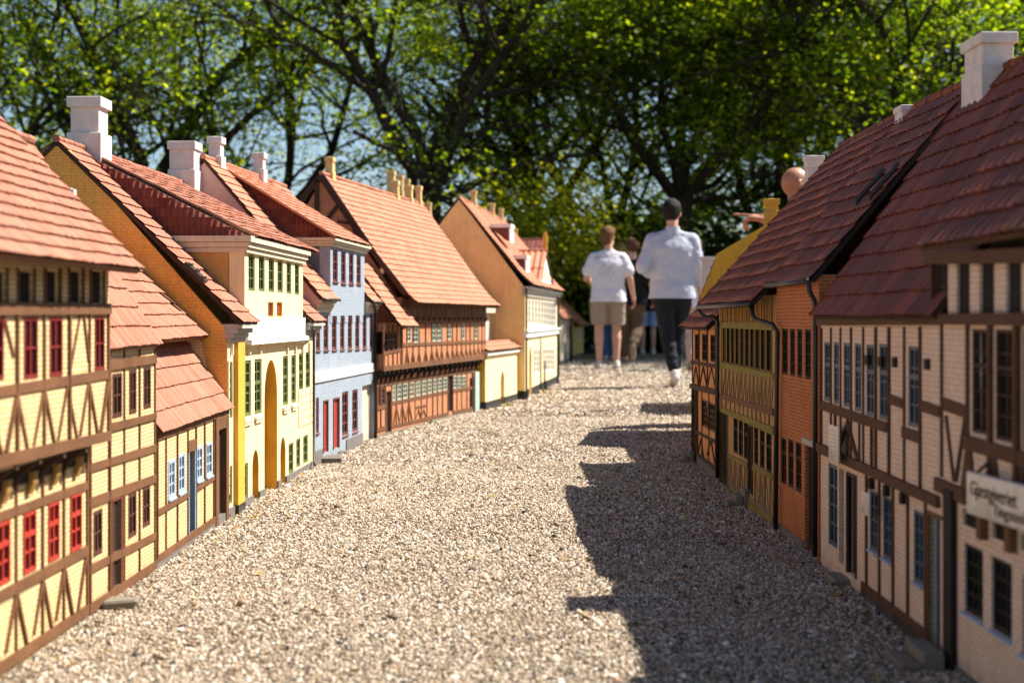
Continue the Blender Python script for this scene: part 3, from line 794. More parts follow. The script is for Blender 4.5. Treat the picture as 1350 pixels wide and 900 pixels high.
# ---- fourth: cream house with the orange gable, arched gateway and tall dormer
def house_arched_gate():
    H = House('rendered_house', 'cream rendered house with an ochre arched gateway, green windows and a bare orange gable', (300, 684), (414, 616), 'L')
    L = H.L
    zc0 = H.fp(340, 449)[1]; zc1 = H.fp(340, 426)[1]
    H.slab(0.0, L, 0, 0, zc0 + .01)
    vr, zr = H.gp(75, 184, 0); ve, ze = H.gp(291, 427, 0)
    ve = max(ve, .0)
    pl = MB()
    def zpl(x): return H.fp(x, lin((310, 667), (412, 606))(x))[1]
    H.box(pl, 0, L, -.02, .006, -.02, zpl(360)); 
    G = 'green_paint'
    for a in ((301.6, 306.8, 477, 551), (321, 331, 475, 549), (335.6, 345, 473, 545.6), (373, 380, 469, 534), (384, 390.3, 468, 531), (394, 400, 465.6, 524.5), (402.8, 409, 464, 522.5)):
        H.window(*a, G, 0, 2, 5, fw=.011, mw=.005, glass='glass_green', transom=.58)
    for a in ((301.6, 306.4, 614, 664), (318, 327, 611, 659), (380.4, 387, 584, 623.5), (390.5, 396, 578, 616), (399.7, 406, 573.6, 610.5)):
        H.window(*a, G, 0, 2, 3, fw=.010, mw=.005, glass='glass_green')
    # niches
    rec = MB()
    for (x0, x1, yt, yb) in ((332.7, 341, 592.6, 656), (348.6, 365.5, 474, 645), (369.6, 376.4, 576, 634)):
        u0, u1, z0, z1 = H.rect(x0, x1, yt, yb)
        H.cut(u0, u1, -.01, z1, 0, True, .09)
        H.box(rec, u0 - .01, u1 + .01, -.075, -.0515, 0, z1 + .01)
        # jambs of the deep opening are ochre too
        # the reveal is ochre all round the arch
        r_ = (u1 - u0) / 2; cu = (u0 + u1) / 2; hg = min(r_ * 1.25, (z1 - z0 + .01) * .5)
        line = [(u1, 0)] + [(cu + r_ * math.cos(a_), z1 - hg + hg * math.sin(a_)) for a_ in [math.pi * k_ / 14 for k_ in range(15)]] + [(u0, 0)]
        for (ua_, za_), (ub_, zb_) in zip(line[:-1], line[1:]):
            f_ = .985
            H.prism(rec, [(ua_, za_), (ub_, zb_), (cu + (ub_ - cu) * f_, zb_ - .0006), (cu + (ua_ - cu) * f_, za_ - .0006)], -.0508, -.0008)
        pl2 = MB()
        H.box(pl, u0 - .003, u0 + .004, -.05, -.0005, 0, z0 + .035); H.box(pl, u1 - .004, u1 + .003, -.05, -.0005, 0, z0 + .035)
    o = build_split(rec, 'gateway', M['ochre_render'], H.root)
    cc = MB()
    us = []
    for (x0, x1, yt, yb) in ((332.7, 341, 592.6, 656), (348.6, 365.5, 474, 645), (369.6, 376.4, 576, 634)):
        u0, u1, z0, z1 = H.rect(x0, x1, yt, yb); us.append((u0, u1))
    pl = MB()
    cur = 0
    for (u0, u1) in us + [(L, L)]:
        H.box(pl, cur, u0, -.02, .006, -.02, zpl(370)); cur = u1
    build_split(pl, 'plinth', M['plinth'], H.root)
    # pilaster and vertical fins, trays under the windows, quoins
    p = MB(); u0, u1, za, zb = H.rect(308, 317, 450, 668); H.box(p, u0, u1, -.002, .016, .035, zc0); p.build('pilaster', M['ochre_render'], H.root)
    p = MB(); H.box(p, u0 - .001, u1 + .001, -.002, .018, -.01, .035); p.build('pilaster_base', M['black_plinth'], H.root)
    f = MB()
    for x in (304, 327, 341.5, 377, 388, 397.5, 406.5):
        u = H.fp(x, 460)[0]; z1 = H.fp(x, 452)[1]; z0 = H.fp(x, 467)[1]; H.box(f, u - .006, u + .006, -.001, .01, z0, z1)
    for (x0, x1, yt, yb) in ((320, 331, 551, 559), (335, 345, 548, 555), (372, 380, 536.5, 543), (383.5, 391, 533, 539)):
        u0, u1, z0, z1 = H.rect(x0, x1, yt, yb); H.box(f, u0, u1, -.001, .010, z0 + .008, z1); H.box(f, u0 + .01, u1 - .01, -.001, .007, z0 - .004, z0 + .008)
    build_split(f, 'window_tray', M['tray'], H.root)
    q = MB()
    for k in range(15):
        z0 = zpl(400) + .012 + k * .032
        if z0 + .03 > zc0: break
        for xa, xb in ((318, 319), ):
            pass
        if .06 < z0:
            ua = H.fp(302.5, 560)[0]; ub = H.fp(307.5, 560)[0]
            H.box(q, .001, ua * .55, -.002, .004, z0, z0 + .0285)
            if z0 > .33 or z0 < .30:
                pass
            if .19 < z0 < .345:
                H.box(q, H.fp(393, 540)[0], L - .012, -.002, .004, z0, z0 + .0285)
    build_split(q, 'quoin', M['butter_render'], H.root)
    # front dormer
    zb = H.fp(360, 447)[1]
    front = (321, 398)
    u0, u1, zc, ua, ub = front_dormer(H, front, zb, (338, 313.5), (419, 331), (150, 212), vr, (228, 314), 'butter_render', 'orange_plaster', .058, 'cream_cornice', 'tile_l')
    H.slabs.append((u0, u1, .004, zc0 - .002, zc + .002, .06))
    for a in ((327.5, 336, 335.5, 383.5), (341, 349, 338, 384), (354, 361.7, 341, 385), (365.7, 373, 343.5, 385.5), (377.6, 384, 345.7, 387.4), (388.5, 394.5, 348, 388.8)):
        H.window(*a, 'dark_green_paint' if 0 else G, .004, 2, 3, fw=.009, mw=.004, glass='glass_green')
    for a in ((353.3, 360.8, 398, 418), (365, 372.3, 398, 418)):
        H.window(*a, 'ochre_render', .004, 1, 1, fw=.004, rec=.002, glass='pane_red')
    wb = MB(); H.box(wb, u0 + .004, u1 + .004, -.04, .016, zb + .006, zc1 + .02); H.box(wb, u0 - .002, u1 + .01, -.04, .03, zb - .012, zb + .0055)
    wb.build('white_band', M['white_plaster'], H.root)
    # wall cornice left and right of the dormer
    c = MB()
    for (a, b) in ((.0, u0 - .004), (u1 + .011, L + .004)):
        hh = zc1 - zc0
        for k, (o, h0, h1) in enumerate(((.010, 0, .26), (.02, .26, .5), (.034, .5, .76), (.05, .76, 1.0))):
            H.box(c, a, b, -.02, o, zc0 + hh * h0, zc0 + hh * h1 - .001)
    build_split(c, 'cornice', M['stone_cornice'], H.root)
    H.build_wall(M['butter_render']); 
    g = MB()
    H.gable(g, -.0015, .02, [(-.003, 0), (-.003, zc0), (ve - .01, ze - .012), (vr + .03, zr - .022), (vr - .03, zr - .022), (2 * vr - ve, ze - .012), (2 * vr, zc0), (2 * vr, 0)])
    H.gable(g, L - .02, L - .001, [(-.052, 0), (-.052, ze - .012), (vr, zr - .02), (2 * vr, ze - .02), (2 * vr, 0)])
    build_split(g, 'gable_wall', M['orange_render'], H.root)
    b = MB(); H.box(b, .02, L - .02, 2 * vr, 2 * vr + .02, 0, ze - .03); build_split(b, 'rear_wall', M['orange_render'], H.root)
    vo = .052
    ez = ze - (vo - ve) * .0
    zev = H.fp(320, 425.5, vo)[1]
    H.roof((-.006, vo, zev), (L + .008, vo, zev), (-.006, vr, zr), (L + .008, vr, zr), .052, .0235, .003, 'tile_l', 'dark_timber', gap=(u0 - .001, u1 + .001))
    H.chimney(87.5, 133, 127, 222, vr + .0, 'chimney_white')
    H.chimney(221, 257, 186, 250, vr + .0, 'chimney_white', ((0, .42, 1), (.42, .84, .9), (.84, 1, 1.03)))
    s = MB()
    # iron roof ladder / skylight on the tiles
    c0 = H.onslope(243, 354, vo, zev, vr, zr); c1 = H.onslope(262, 378, vo, zev, vr, zr); c1.x = c0.x
    s.prism([H.loc(c0.x - .02, c0.y, c0.z + .012), H.loc(c0.x + .03, c0.y, c0.z + .012), H.loc(c0.x + .03, c1.y, c1.z + .012), H.loc(c0.x - .02, c1.y, c1.z + .012)], H.loc(0, .010, .010))
    for k in (.15, .5, .85):
        q = c0.lerp(c1, k); s.tube([H.loc(c0.x - .022, q.y + .012, q.z + .024), H.loc(c0.x + .032, q.y + .012, q.z + .024)], .003, 6)
    s.build('skylight', M['lead'], H.root)
    H.pxpipe([(413.5, 434, .05), (413.6, 441, .02), (413.6, 606, .014), (415.5, 613, .03)], r=.006)
    return H

# ---- fifth: pale blue brick house
def house_blue():
    H = House('brick_house', 'pale blue brick house with red-brown windows and two red doors', (414, 616), (495, 579), 'L')
    L = H.L
    zc0 = H.fp(440, 412)[1]; zc1 = H.fp(440, 395.5)[1]
    H.slab(0, L, 0, 0, zc0 + .03)
    vo, zev = .04, H.fp(435, 394, .04)[1]
    vr, zr = H.gp(268, 207, 0)
    zb = zc1 - .03
    u0, u1, zc, ua, ub = front_dormer(H, (435, 480), zb, (442, 313.5), (486.5, 322.5), (302, 223), vr, (396, 311), 'blue_brick', 'slate_grey', .04, 'cream_cornice', 'tile_s')
    H.slabs.append((u0, u1, .002, zc0 - .05, zc + .002, .06))
    R_ = 'maroon_paint'
    for a in ((438.7, 445.3, 329.5, 372), (449.6, 455.7, 332, 374), (460, 466, 334, 374.6), (470, 475.6, 336.5, 374.6)):
        H.window(*a, R_, .002, 2, 3, fw=.011, mw=.006, glass='glass', sill='maroon_paint')
    tops = lin((416, 417), (490, 415)); bots = lin((416, 462), (490, 459))
    for x0, x1 in ((416.5, 422), (426.6, 432.8), (437.5, 443.7), (448.4, 454), (458.5, 464), (468.3, 473.7), (478, 483.2), (487.3, 491.8)):
        H.window(x0, x1, tops(x0), bots(x0), R_, 0, 2, 3, fw=.012, mw=.006, glass='glass', sill='maroon_paint')
    H.window(416.4, 420.4, 524, 571, R_, 0, 2, 4, fw=.012, mw=.006, sill='maroon_paint')
    H.window(451, 459, 516, 574, R_, 0, 2, 4, fw=.013, mw=.007, sill='maroon_paint'); H.window(464.4, 471.6, 513.4, 569, R_, 0, 2, 4, fw=.013, mw=.007, sill='maroon_paint')
    H.door(426.4, 431.8, 529, 596, 'red_paint', 0, .006, frame='maroon_paint', panels=False, label='red door with a small fanlight')
    H.door(439.4, 446.6, 526, 591, 'red_paint', 0, .008, frame='maroon_paint', panels=False)
    # passage at the far end, pale inside
    p0, p1, pz0, pz1 = H.rect(477.5, 492.5, 507, 580)
    H.cut(p0, p1, -.01, pz1, 0, False, .09)
    m = MB(); H.box(m, p0 + .001, p1 - .001, -.045, -.022, 0, pz1 - .001)
    m.build('passage_wall', M['beige_plaster'], H.root)
    s = MB(); za = H.fp(455, 490.5)[1]; H.box(s, -.001, L, -.002, .008, za - .022, za + .022); s.build('string_course', M['white_plaster'], H.root)
    pl = MB(); H.box(pl, .0, H.fp(424.5, 610)[0], -.02, .005, -.02, .07); H.box(pl, H.fp(456, 590)[0], p0, -.02, .005, -.02, .065); build_split(pl, 'plinth', M['plinth'], H.root)
    c = MB()
    for (a, b) in ((.0, u0 - .002), (u1 + .002, L)):
        for k, (o, h0, h1) in enumerate(((.012, 0, .35), (.022, .35, .7), (.034, .7, 1.0))):
            H.box(c, a, b, -.02, o, zc0 + (zc1 - zc0) * h0, zc0 + (zc1 - zc0) * h1 - .001)
    build_split(c, 'cornice', M['cream_cornice'], H.root)
    H.build_wall(M['blue_brick'])
    g = MB()
    H.gable(g, -.001, .018, [(-.003, 0), (-.003, zc0), (vo - .01, zev - .012), (vr + .008, zr - .02), (2 * vr - vo, zev - .012), (2 * vr, 0)])
    H.gable(g, L - .018, L - .001, [(-.052, 0), (-.052, zev - .06), (vr, zr - .02), (2 * vr, zev - .012), (2 * vr, 0)])
    build_split(g, 'gable_wall', M['pink_plaster'], H.root)
    b = MB(); H.box(b, .018, L - .018, 2 * vr, 2 * vr + .02, 0, zev - .03); build_split(b, 'rear_wall', M['pink_plaster'], H.root)
    H.roof((-.005, vo, zev), (L + .008, vo, zev), (-.005, vr, zr), (L + .008, vr, zr), .05, .023, .003, 'tile_s', 'dark_timber', gap=(u0 - .001, u1 + .001))
    H.chimney(272, 292, 180, 224, vr, 'chimney_white', ((0, .42, 1), (.42, .8, .78), (.8, 1, 1)))
    H.chimney(331, 348, 201, 238, vr, 'chimney_white', ((0, .42, 1), (.42, .8, .78), (.8, 1, 1)))
    H.pxpipe([(494.3, 402, .045), (494.6, 410, .015), (495.6, 578, .013)], r=.007)
    gt = MB(); gt.tube([H.loc(-.005, vo + .008, zev - .004), H.loc(u0 - .005, vo + .008, zev - .004)], .007); gt.tube([H.loc(u1 + .005, vo + .008, zev - .004), H.loc(L, vo + .008, zev - .004)], .007)
    build_split(gt, 'gutter', M['lead'], H.root, smooth=True)
    return H

# ---- sixth: long red brick half-timbered house, jettied
def house_long_brick():
    H = House('half_timbered_house', 'long red brick half-timbered house with a jettied upper floor and rows of small white windows', (496, 580), (633, 541), 'L')
    J = .05; L = H.L
    jt = lin((504.7, 486), (639, 470.5))
    zj = H.fp(570, 479, J)[1]; zt = H.fp(590, 424, J)[1]
    um = H.fp(529, 450, J)[0]
    ve, ze = None, None
    uF = H.fp(640, 440, J)[0]
    H.slab(0, L, 0, 0, zj + .01)
    zlow = H.fp(515, 425, J)[1]
    H.slab(0.0, um, J, zj, zlow, .09); H.slab(um, uF, J, zj, zt + .14, .09)
    sill = lin((496, 568), (620, 538)); 
    H.beam((496, 567), (508, 563.5), .022); H.beam((516, 562), (591, 545), .022); H.beam((597, 543.5), (622, 538.5), .022)
    rl = lin((516, 531.5), (590, 516)); H.beam((516, rl(516)), (590, rl(590)), .02); H.beam((597, 514.5), (622, 511), .02); H.beam((496, 538), (508, 535), .02)
    ju = lin((496, 508), (632, 487))
    H.beam((496, ju(496)), (632, ju(632)), .02)
    for x in (497, 501.5, 508, 516, 522.2, 530, 538.5, 547, 555, 562.5, 570, 576.3, 583, 590, 596.5, 602, 608.3, 615, 622): H.post(x, ju(x), sill(x), .011)
    for i, x in enumerate((522.2, 530, 538.5)): H.chevron((x, rl(x) + 3), (x - 4, sill(x) - 3), (x + 4, sill(x) - 4), .007)
    for x in (551, 558): H.chevron((x, 540), (x - 3.5, sill(x) - 3), (x + 3.5, sill(x) - 4), .007)
    H.beam((547, 537), (562, 534), .014)
    # upper floor
    H.beam((504.7, jt(504.7)), (640, jt(640)), .026, J, .009)
    r2 = lin((528, 454.7), (639, 450)); H.beam((505, 466), (528, 461), .016, J); H.beam((528, r2(528)), (640, r2(640)), .02, J)
    tb = lin((529, 427), (640, 424)); H.beam((529, 425), (640, 421.5), .026, J, .008)
    ups = [490 + k / 7.5 for k in (300, 345, 405, 465, 530, 590, 640, 690, 745, 795, 840, 885, 930, 970, 1010, 1050, 1090, 1120)]
    for x in ups: H.post(x, jt(x), tb(x), .010, J)
    for x in ups[1:]:
        H.chevron((x, r2(x) + 7), (x - 2.6, jt(x) - 3), (x + 2.6, jt(x) - 3), .0055, J)
    for x in (505.2, 511.5, 517.5, 523.5, 528): H.post(x, jt(x), 428, .011, J)
    # boarded attic band
    at_ = MB()
    za0, za1 = H.fp(590, 418, J)[1], zt + .13
    n = 42
    for k in range(n):
        u = um + (uF - um) * (k + .5) / n; w = (uF - um) / n * .42
        H.box(at_, u - w, u + w, J - .01, J + .009 + random.uniform(-.002, .003), za0, za1)
    for k in range(17):
        u = um + (uF - um) * (k + .5) / 17
        H.box(at_, u - .016, u + .016, J, J + .024, za0 - .022, za0 - .002)
    at_.build('attic_boarding', M['brown_timber'], H.root)
    W = 'white_paint'
    for a in ((535.8, 541.5, 431, 450.7), (544.2, 551, 430.7, 452), (568.5, 574.2, 427.7, 450), (575.8, 581.5, 428, 450), (589.5, 594.5, 428, 447.5), (607.7, 612.3, 426.7, 447), (624.4, 629.2, 427.3, 446.7)):
        H.window(*a, 'sage_white', J, 2, 3, fw=.007, mw=.0045, rec=-.002, glass='glass_green')
    H.window(506.5, 522.5, 437, 466, 'brown_paint', J, 4, 3, fw=.012, mw=.007, rec=-.002)
    wt = lin((516, 507), (590, 496.5)); wb = lin((516, 528.5), (590, 513))
    for x0, x1 in ((517, 520.8), (523.6, 529), (531.2, 537), (540, 545.6), (548.7, 553.5), (556.4, 561.3), (563.8, 568.7), (571, 575.3), (577.3, 582), (584, 589)):
        H.window(x0, x1, wt(x0), wb(x0), 'sage_white', 0, 2, 3, fw=.0065, mw=.0045, rec=-.002, glass='glass_green')
    for x0, x1 in ((597.3, 601.3), (603, 607.5), (609.3, 613.8)):
        H.window(x0, x1, 495, 512, 'sage_white', 0, 2, 3, fw=.0065, mw=.0045, rec=-.002, glass='glass_green')
    for x0, x1 in ((497.8, 501), (502.7, 507)): H.window(x0, x1, 510, 534, 'brown_paint', 0, 2, 3, fw=.01, mw=.006, rec=-.002)
    H.door(509, 515, 516, 575, 'void', 0, .012, frame='brown_timber', panels=False)
    H.door(591, 596, 491, 542, 'void', 0, .012, frame='black_timber', panels=False)  # dark opening, its shade painted on a near-black panel
    H.door(619.5, 623, 499, 543, 'void', 0, .012, frame='black_timber', panels=False)
    d = MB(); u0, u1, z0, z1 = H.rect(623.6, 630, 490, 542); H.box(d, u0, u1, .002, .018, .004, z1); d.build('open_door_leaf', M['mint_paint'], H.root)
    br = MB()
    for x in ups + [507, 513, 519, 525]:
        u, z = H.fp(x, jt(x) + 3, J)
        H.box(br, u - .008, u + .008, -.004, J + .004, z - .02, z)
        br.prism([H.loc(u - .007, 0, z - .018), H.loc(u - .007, J - .004, z - .022), H.loc(u - .007, .014, z - .045), H.loc(u - .007, 0, z - .085)], H.loc(.014, 0, 0))
    build_split(br, 'jetty_bracket', M['black_timber'], H.root)
    H.build_wall(M['red_brick']); H.done_timber()
    pl = MB(); H.box(pl, 0, L, -.03, .003, -.02, .025); build_split(pl, 'plinth', M['stone'], H.root)
    # main roof: flares out at the eave
    vr, zr = H.gp(424, 229, um)
    vo = J + .075; zev = H.fp(600, 402, vo)[1]
    zr2 = H.fp(556, 271, vr)[1]
    def fl(t): return .030 * max(0, 1 - t / .22) ** 2
    uf = uF + .05
    H.roof((um - .01, vo, zev - .012), (uf, vo, zev - .012), (um - .01, vr, zr), (uf, vr, zr2 * .5 + zr * .5), .043, .024, .0022, 'tile_s', 'dark_timber', flare=fl)
    g = MB()
    for ua, ub in ((um + .001, um + .02), (uF - .02, uF - .001)):
        H.gable(g, ua, ub, [(J - .091, 0), (J - .091, zj), (J - .03, zj), (J - .01, zev), (vr, zr - .03), (2 * vr, zev), (2 * vr, 0)])
    build_split(g, 'gable_wall', M['red_brick'], H.root)
    b = MB(); H.box(b, 0, uF - .02, 2 * vr, 2 * vr + .02, 0, zev); H.box(b, 0, .02, 2 * vr, -.05, 0, zj); H.box(b, .0, .018, -.3, -.041, zj, zlow - .02); build_split(b, 'rear_wall', M['red_brick'], H.root)
    gt = MB()
    def gl(p, q, w, t=.012):
        a = Vector(H.gp(*p, um)); b_ = Vector(H.gp(*q, um)); d = (b_ - a).normalized(); nn = Vector((-d.y, d.x)) * w / 2
        gt.prism([H.loc(um + .0015, *c) for c in (a - nn, b_ - nn, b_ + nn, a + nn)], H.loc(-t, 0, 0))
    gl((424, 232), (486, 324), .04, .018); gl((423, 232), (396, 264), .03); gl((418, 236), (418, 285), .026); gl((446, 270), (430, 292), .022); gl((486, 324), (536, 388), .03, .02); gl((445, 292), (468, 296), .014); gl((468, 300), (468, 330), .02)
    gt.build('gable_timber', M['dark_timber'], H.root)
    # low front roof over the near bays
    lv, lz = H.gp(529, 429.5, 0.02)
    r1 = MB()
    ul = H.fp(552, 429, lv)[0]
    tv, tz = H.gp(466, 345, .02)
    P = [H.loc(.01, lv, lz), H.loc(ul, lv, lz - .002), H.loc(.01, tv, tz), H.loc(um - .012, tv, tz)]
    P[3] = H.loc(ul, tv, tz)
    # the slope runs under the main gable: stop it at the gable wall
    n = tiles(r1, *P, .05, .023, .003)
    r1.prism([p - n * .001 for p in (P[0], P[1], P[3], P[2])], -n * .01, 1)
    r1.build('lower_roof', [M['tile_s'], M['dark_timber']], H.root, fix=False)
    for c in ((427.5, 439, 207, 240), (515.5, 525, 238, 272), (534.5, 543, 244, 274), (547, 555, 245, 277)):
        H.chimney(*c, vr, 'chimney_yellow', ((0, .42, 1), (.42, .82, .84), (.82, 1, 1.02)))
    return H
M['sage_white'] = mat_paint('sage_white', (.46, .52, .42), .5, 60, .1)
M['pane_red'] = mat_glass('red_glass', (.22, .03, .02))
M['slate_grey'] = mat_paint('slate_grey_render', (.15, .155, .165), .85, 20, .2, .4)

house_red_windows(); house_brown_windows(); house_blue_door(); house_arched_gate(); house_blue(); house_long_brick()

# ---- plain helper for the simpler houses further off
def simple_house(name, label, A, B, side, ze, vr, zr, wall, tile, vo=.04, gable=None, course=.055, w=.026, amp=.003, plinth='plinth', u_pad=(0, 0), group='miniature town houses', seg=3, cat='model house'):
    H = House(name, label, A, B, side, cat, group)
    L = H.L
    H.slab(0, L, 0, 0, ze)
    H.vr, H.zr, H.ze = vr, zr, ze
    sl = (zr - ze) / (0 - vr)
    g = MB()
    H.gable(g, -.0015, .02, [(-.003, 0), (-.003, ze), (vr, zr - .018), (2 * vr, ze), (2 * vr, 0)])
    H.gable(g, L - .02, L - .001, [(-.052, 0), (-.052, ze), (vr, zr - .018), (2 * vr, ze), (2 * vr, 0)])
    build_split(g, 'gable_wall', M[gable or wall], H.root)
    b = MB(); H.box(b, .02, L - .02, 2 * vr, 2 * vr + .02, 0, ze); build_split(b, 'rear_wall', M[gable or wall], H.root)
    pl = MB(); H.box(pl, -.004, L, -.02, .006, -.02, .06); build_split(pl, 'plinth', M[plinth], H.root)
    ev = ze - vo * sl + .006
    H.ev, H.vo = ev, vo
    H.roof((-.006 - u_pad[0], vo, ev), (L + .006 + u_pad[1], vo, ev), (-.006 - u_pad[0], vr, zr), (L + .006 + u_pad[1], vr, zr), course, w, amp, tile, seg=seg)
    return H

# ---- seventh: small house set back behind the brick house
h7 = simple_house('rendered_house', 'small plastered house squeezed between the brick house and the tall ochre gable', (618, 538), (655, 527), 'L', .80, -.50, 1.33, 'beige_plaster', 'tile_s', vo=.05, plinth='plinth')
h7.build_wall(M['beige_plaster'])
c = MB(); h7.box(c, -.01, h7.L, -.01, .045, h7.ev - .05, h7.ev - .012); build_split(c, 'cornice', M['beige_plaster'], h7.root)

# ---- low garden wall with an arched niche
def low_wall():
    H = House('garden_wall', 'low cream garden wall with a red tile coping and a narrow arched doorway', (640, 542), (687, 527.5), 'L', 'wall', None)
    del H.root['category']; tag(H.root, cat='wall')
    z = H.fp(660, 466)[1]; L = H.L
    H.slab(0, L, 0, 0, z, .09)
    u0, u1, z0, z1 = H.rect(660, 665, 489, 536)
    H.cut(u0, u1, -.01, z1, 0, True, .06)
    H.build_wall(M['butter_render'])
    m = MB(); H.box(m, u0 - .001, u1 + .001, -.058, -.05, 0, z1); m.build('arched_door', M['ochre_render'], H.root)
    e = MB(); H.box(e, -.003, .0, -.09, 0.0, 0.05, z); e.build('end_face', M['ochre_render'], H.root)
    pl = MB(); H.box(pl, -.006, u0, -.09, .006, -.02, .065); H.box(pl, u1, L, -.09, .006, -.02, .065); build_split(pl, 'plinth', M['black_plinth'], H.root)
    c = MB(); H.box(c, -.012, L, -.10, .022, z, z + .03); build_split(c, 'cornice', M['white_plaster'], H.root)
    r = MB()
    P = [H.loc(-.015, .035, z + .032), H.loc(L, .035, z + .032), H.loc(-.015, -.06, z + .085), H.loc(L, -.06, z + .085)]
    n = tiles(r, *P, .045, .028, .004)
    r.prism([p - n * .001 for p in (P[0], P[1], P[3], P[2])], -n * .01, 1)
    P = [H.loc(-.015, -.155, z + .032), H.loc(L, -.155, z + .032), H.loc(-.015, -.06, z + .085), H.loc(L, -.06, z + .085)]
    tiles(r, *P, .045, .028, .004)
    ridge_caps(r, P[2], P[3], .014)
    r.build('coping', [M['tile_s'], M['dark_timber']], H.root, fix=False)
low_wall()

# ---- eighth: tall ochre house with rows of white windows
def house_ochre():
    A, B = (691, 529), (735, 506)
    H0 = House('x', 'x', A, B, 'L'); ve, ze_ = H0.gp(692, 371, 0); vr, zr = H0.gp(605, 260, 0); bpy.data.objects.remove(H0.root)
    zc = .9
    H = House('rendered_house', 'tall ochre house with a bare salmon gable, cream front and rows of white windows', A, B, 'L')
    L = H.L
    zc0 = H.fp(700, 391)[1]; zc1 = H.fp(700, 379)[1]
    H.slab(0, L, 0, 0, zc0)
    wt = 'white_paint'
    for x in (698, 702.6, 706.8, 710.9, 714.8, 718.4, 721.8, 725.1, 728.3, 731.4):
        yy = lin((698, 393), (732, 398))(x); H.window(x - 1.45, x + 1.45, yy, yy + 34, wt, 0, 2, 4, fw=.012, mw=.005, glass='glass_pale', rec=.001)
    for x in (704.3, 707, 709.9):
        H.window(x - 1.1, x + 1.1, 460, 492, wt, 0, 2, 4, fw=.011, mw=.005, glass='glass_pale', rec=.001)
    for x in (717, 720.3, 723.6, 726.8, 730):
        H.window(x - 1.2, x + 1.2, 459, 489, wt, 0, 2, 4, fw=.011, mw=.005, glass='glass_pale', rec=.001)
    H.door(697.3, 700.9, 456.5, 521, 'ochre_render', 0, .06, True, panels=False, name='arched_door')
    H.build_wall(M['butter_render'])
    s = MB(); z = H.fp(712, 439)[1]; H.box(s, -.004, L + .004, -.002, .02, z - .022, z + .022); H.box(s, -.004, L + .004, -.002, .034, z + .022, z + .034); s.build('string_course', M['white_plaster'], H.root)
    s = MB(); H.box(s, .0, .05, -.002, .007, .08, zc0); s.build('corner_strip', M['butter_render'], H.root)
    c = MB()
    for (o, h0, h1) in ((.015, 0, .4), (.03, .4, .75), (.05, .75, 1.0)): H.box(c, -.01, L + .01, -.02, o, zc0 + (zc1 - zc0) * h0, zc0 + (zc1 - zc0) * h1 - .001)
    build_split(c, 'cornice', M['stone_cornice'], H.root)
    g = MB()
    H.gable(g, -.003, .03, [(-.003, 0), (-.003, zc0), (ve - .01, zc1), (vr, zr - .012), (2 * vr, zc1), (2 * vr, 0)])
    H.gable(g, L - .03, L - .001, [(-.052, 0), (-.052, zc1), (vr, zr - .02), (2 * vr, zc1), (2 * vr, 0)])
    build_split(g, 'gable_wall', M['salmon_plaster'], H.root)
    b = MB(); H.box(b, .03, L - .03, 2 * vr, 2 * vr + .02, 0, zc1); build_split(b, 'rear_wall', M['salmon_plaster'], H.root)
    pl = MB(); H.box(pl, -.006, H.fp(697, 520)[0], -.4, .006, -.02, .085); H.box(pl, H.fp(701, 520)[0], L, -.02, .006, -.02, .085); build_split(pl, 'plinth', M['black_plinth'], H.root)
    vo = .055; zev = zc1 + .004
    H.roof((-.006, vo, zev), (L + .02, vo, zev), (-.006, vr, zr), (L + .02, vr, zr), .045, .026, .0022, 'tile_s', seg=3, caps=True, flare=lambda t: .02 * max(0, 1 - t / .2) ** 2)
    for c in ((619.5, 628, 251, 278), (644.5, 652, 268, 291), (657, 663.5, 274.5, 296)):
        H.chimney(*c, vr, 'chimney_yellow', ((0, .4, 1), (.4, .85, .8), (.85, 1, 1)))
    H.chimney(675.5, 682, 301, 322, vr, 'chimney_ochre', ((0, .85, .85), (.85, 1, 1)))
    # small dormers
    def dormer(pa, pb, yt, yb, um):
        u0 = um; u1 = um + .22
        va, z1 = H.gp(pa, yt, u0); vb, z0 = H.gp(pb, yb, u0)
        m = MB(); H.gable(m, u0, u1, [(va - .05, z1), (vb, z1), (vb, z0 + .02), (vb - .03, z0 + .03)])
        o = m.build('dormer', M['maroon_paint'], H.root)
        k = MB(); H.box(k, u0 - .012, u1 + .012, va - .06, vb + .02, z1, z1 + .03); k.build('dormer_lid', M['white_plaster'], o)
        k = MB(); H.box(k, u0 - .003, u1 + .003, vb, vb + .012, z0 + .015, z1); k.build('dormer_front', M['white_plaster'], o)
    dormer(655, 671, 300, 321, .45); dormer(676, 692, 341, 363, .5)
    # white pedimented front gable with a pantiled roof
    ap = H.fp(719, 334, 0.02); bl = H.fp(711, 381, .02); br_ = H.fp(729, 389, .02)
    m = MB(); H.prism(m, [(bl[0], zc1 + .0), (br_[0], zc1 + .0), (ap[0], ap[1])], -.02, .02)
    m.build('pediment', M['white_plaster'], H.root)
    k = MB(); um = ap[0]
    H.prism(k, [(bl[0] + .16, zc1 + .1), (br_[0] - .16, zc1 + .1), (ap[0], ap[1] - .12)], .021, .026); k.build('pediment_panel', M['cream_cornice'], H.root)
    r = MB(); vbk = H.gp(684, 334, um)[0]
    for uu in (bl[0] - .03, br_[0] + .03):
        P = [H.loc(uu, .035, zc1 + .012), H.loc(uu, vbk, zc1 + .012), H.loc(um, .035, ap[1] + .02), H.loc(um, vbk, ap[1] + .02)]
        n = tiles(r, *P, .3, .055, .014, 5)
        r.prism([p - n * .002 for p in (P[0], P[1], P[3], P[2])], -n * .01, 1)
    ridge_caps(r, H.loc(um, .035, ap[1] + .022), H.loc(um, vbk, ap[1] + .022), .016, .07)
    r.build('pediment_roof', [M['tile_s'], M['dark_timber']], H.root, fix=False)
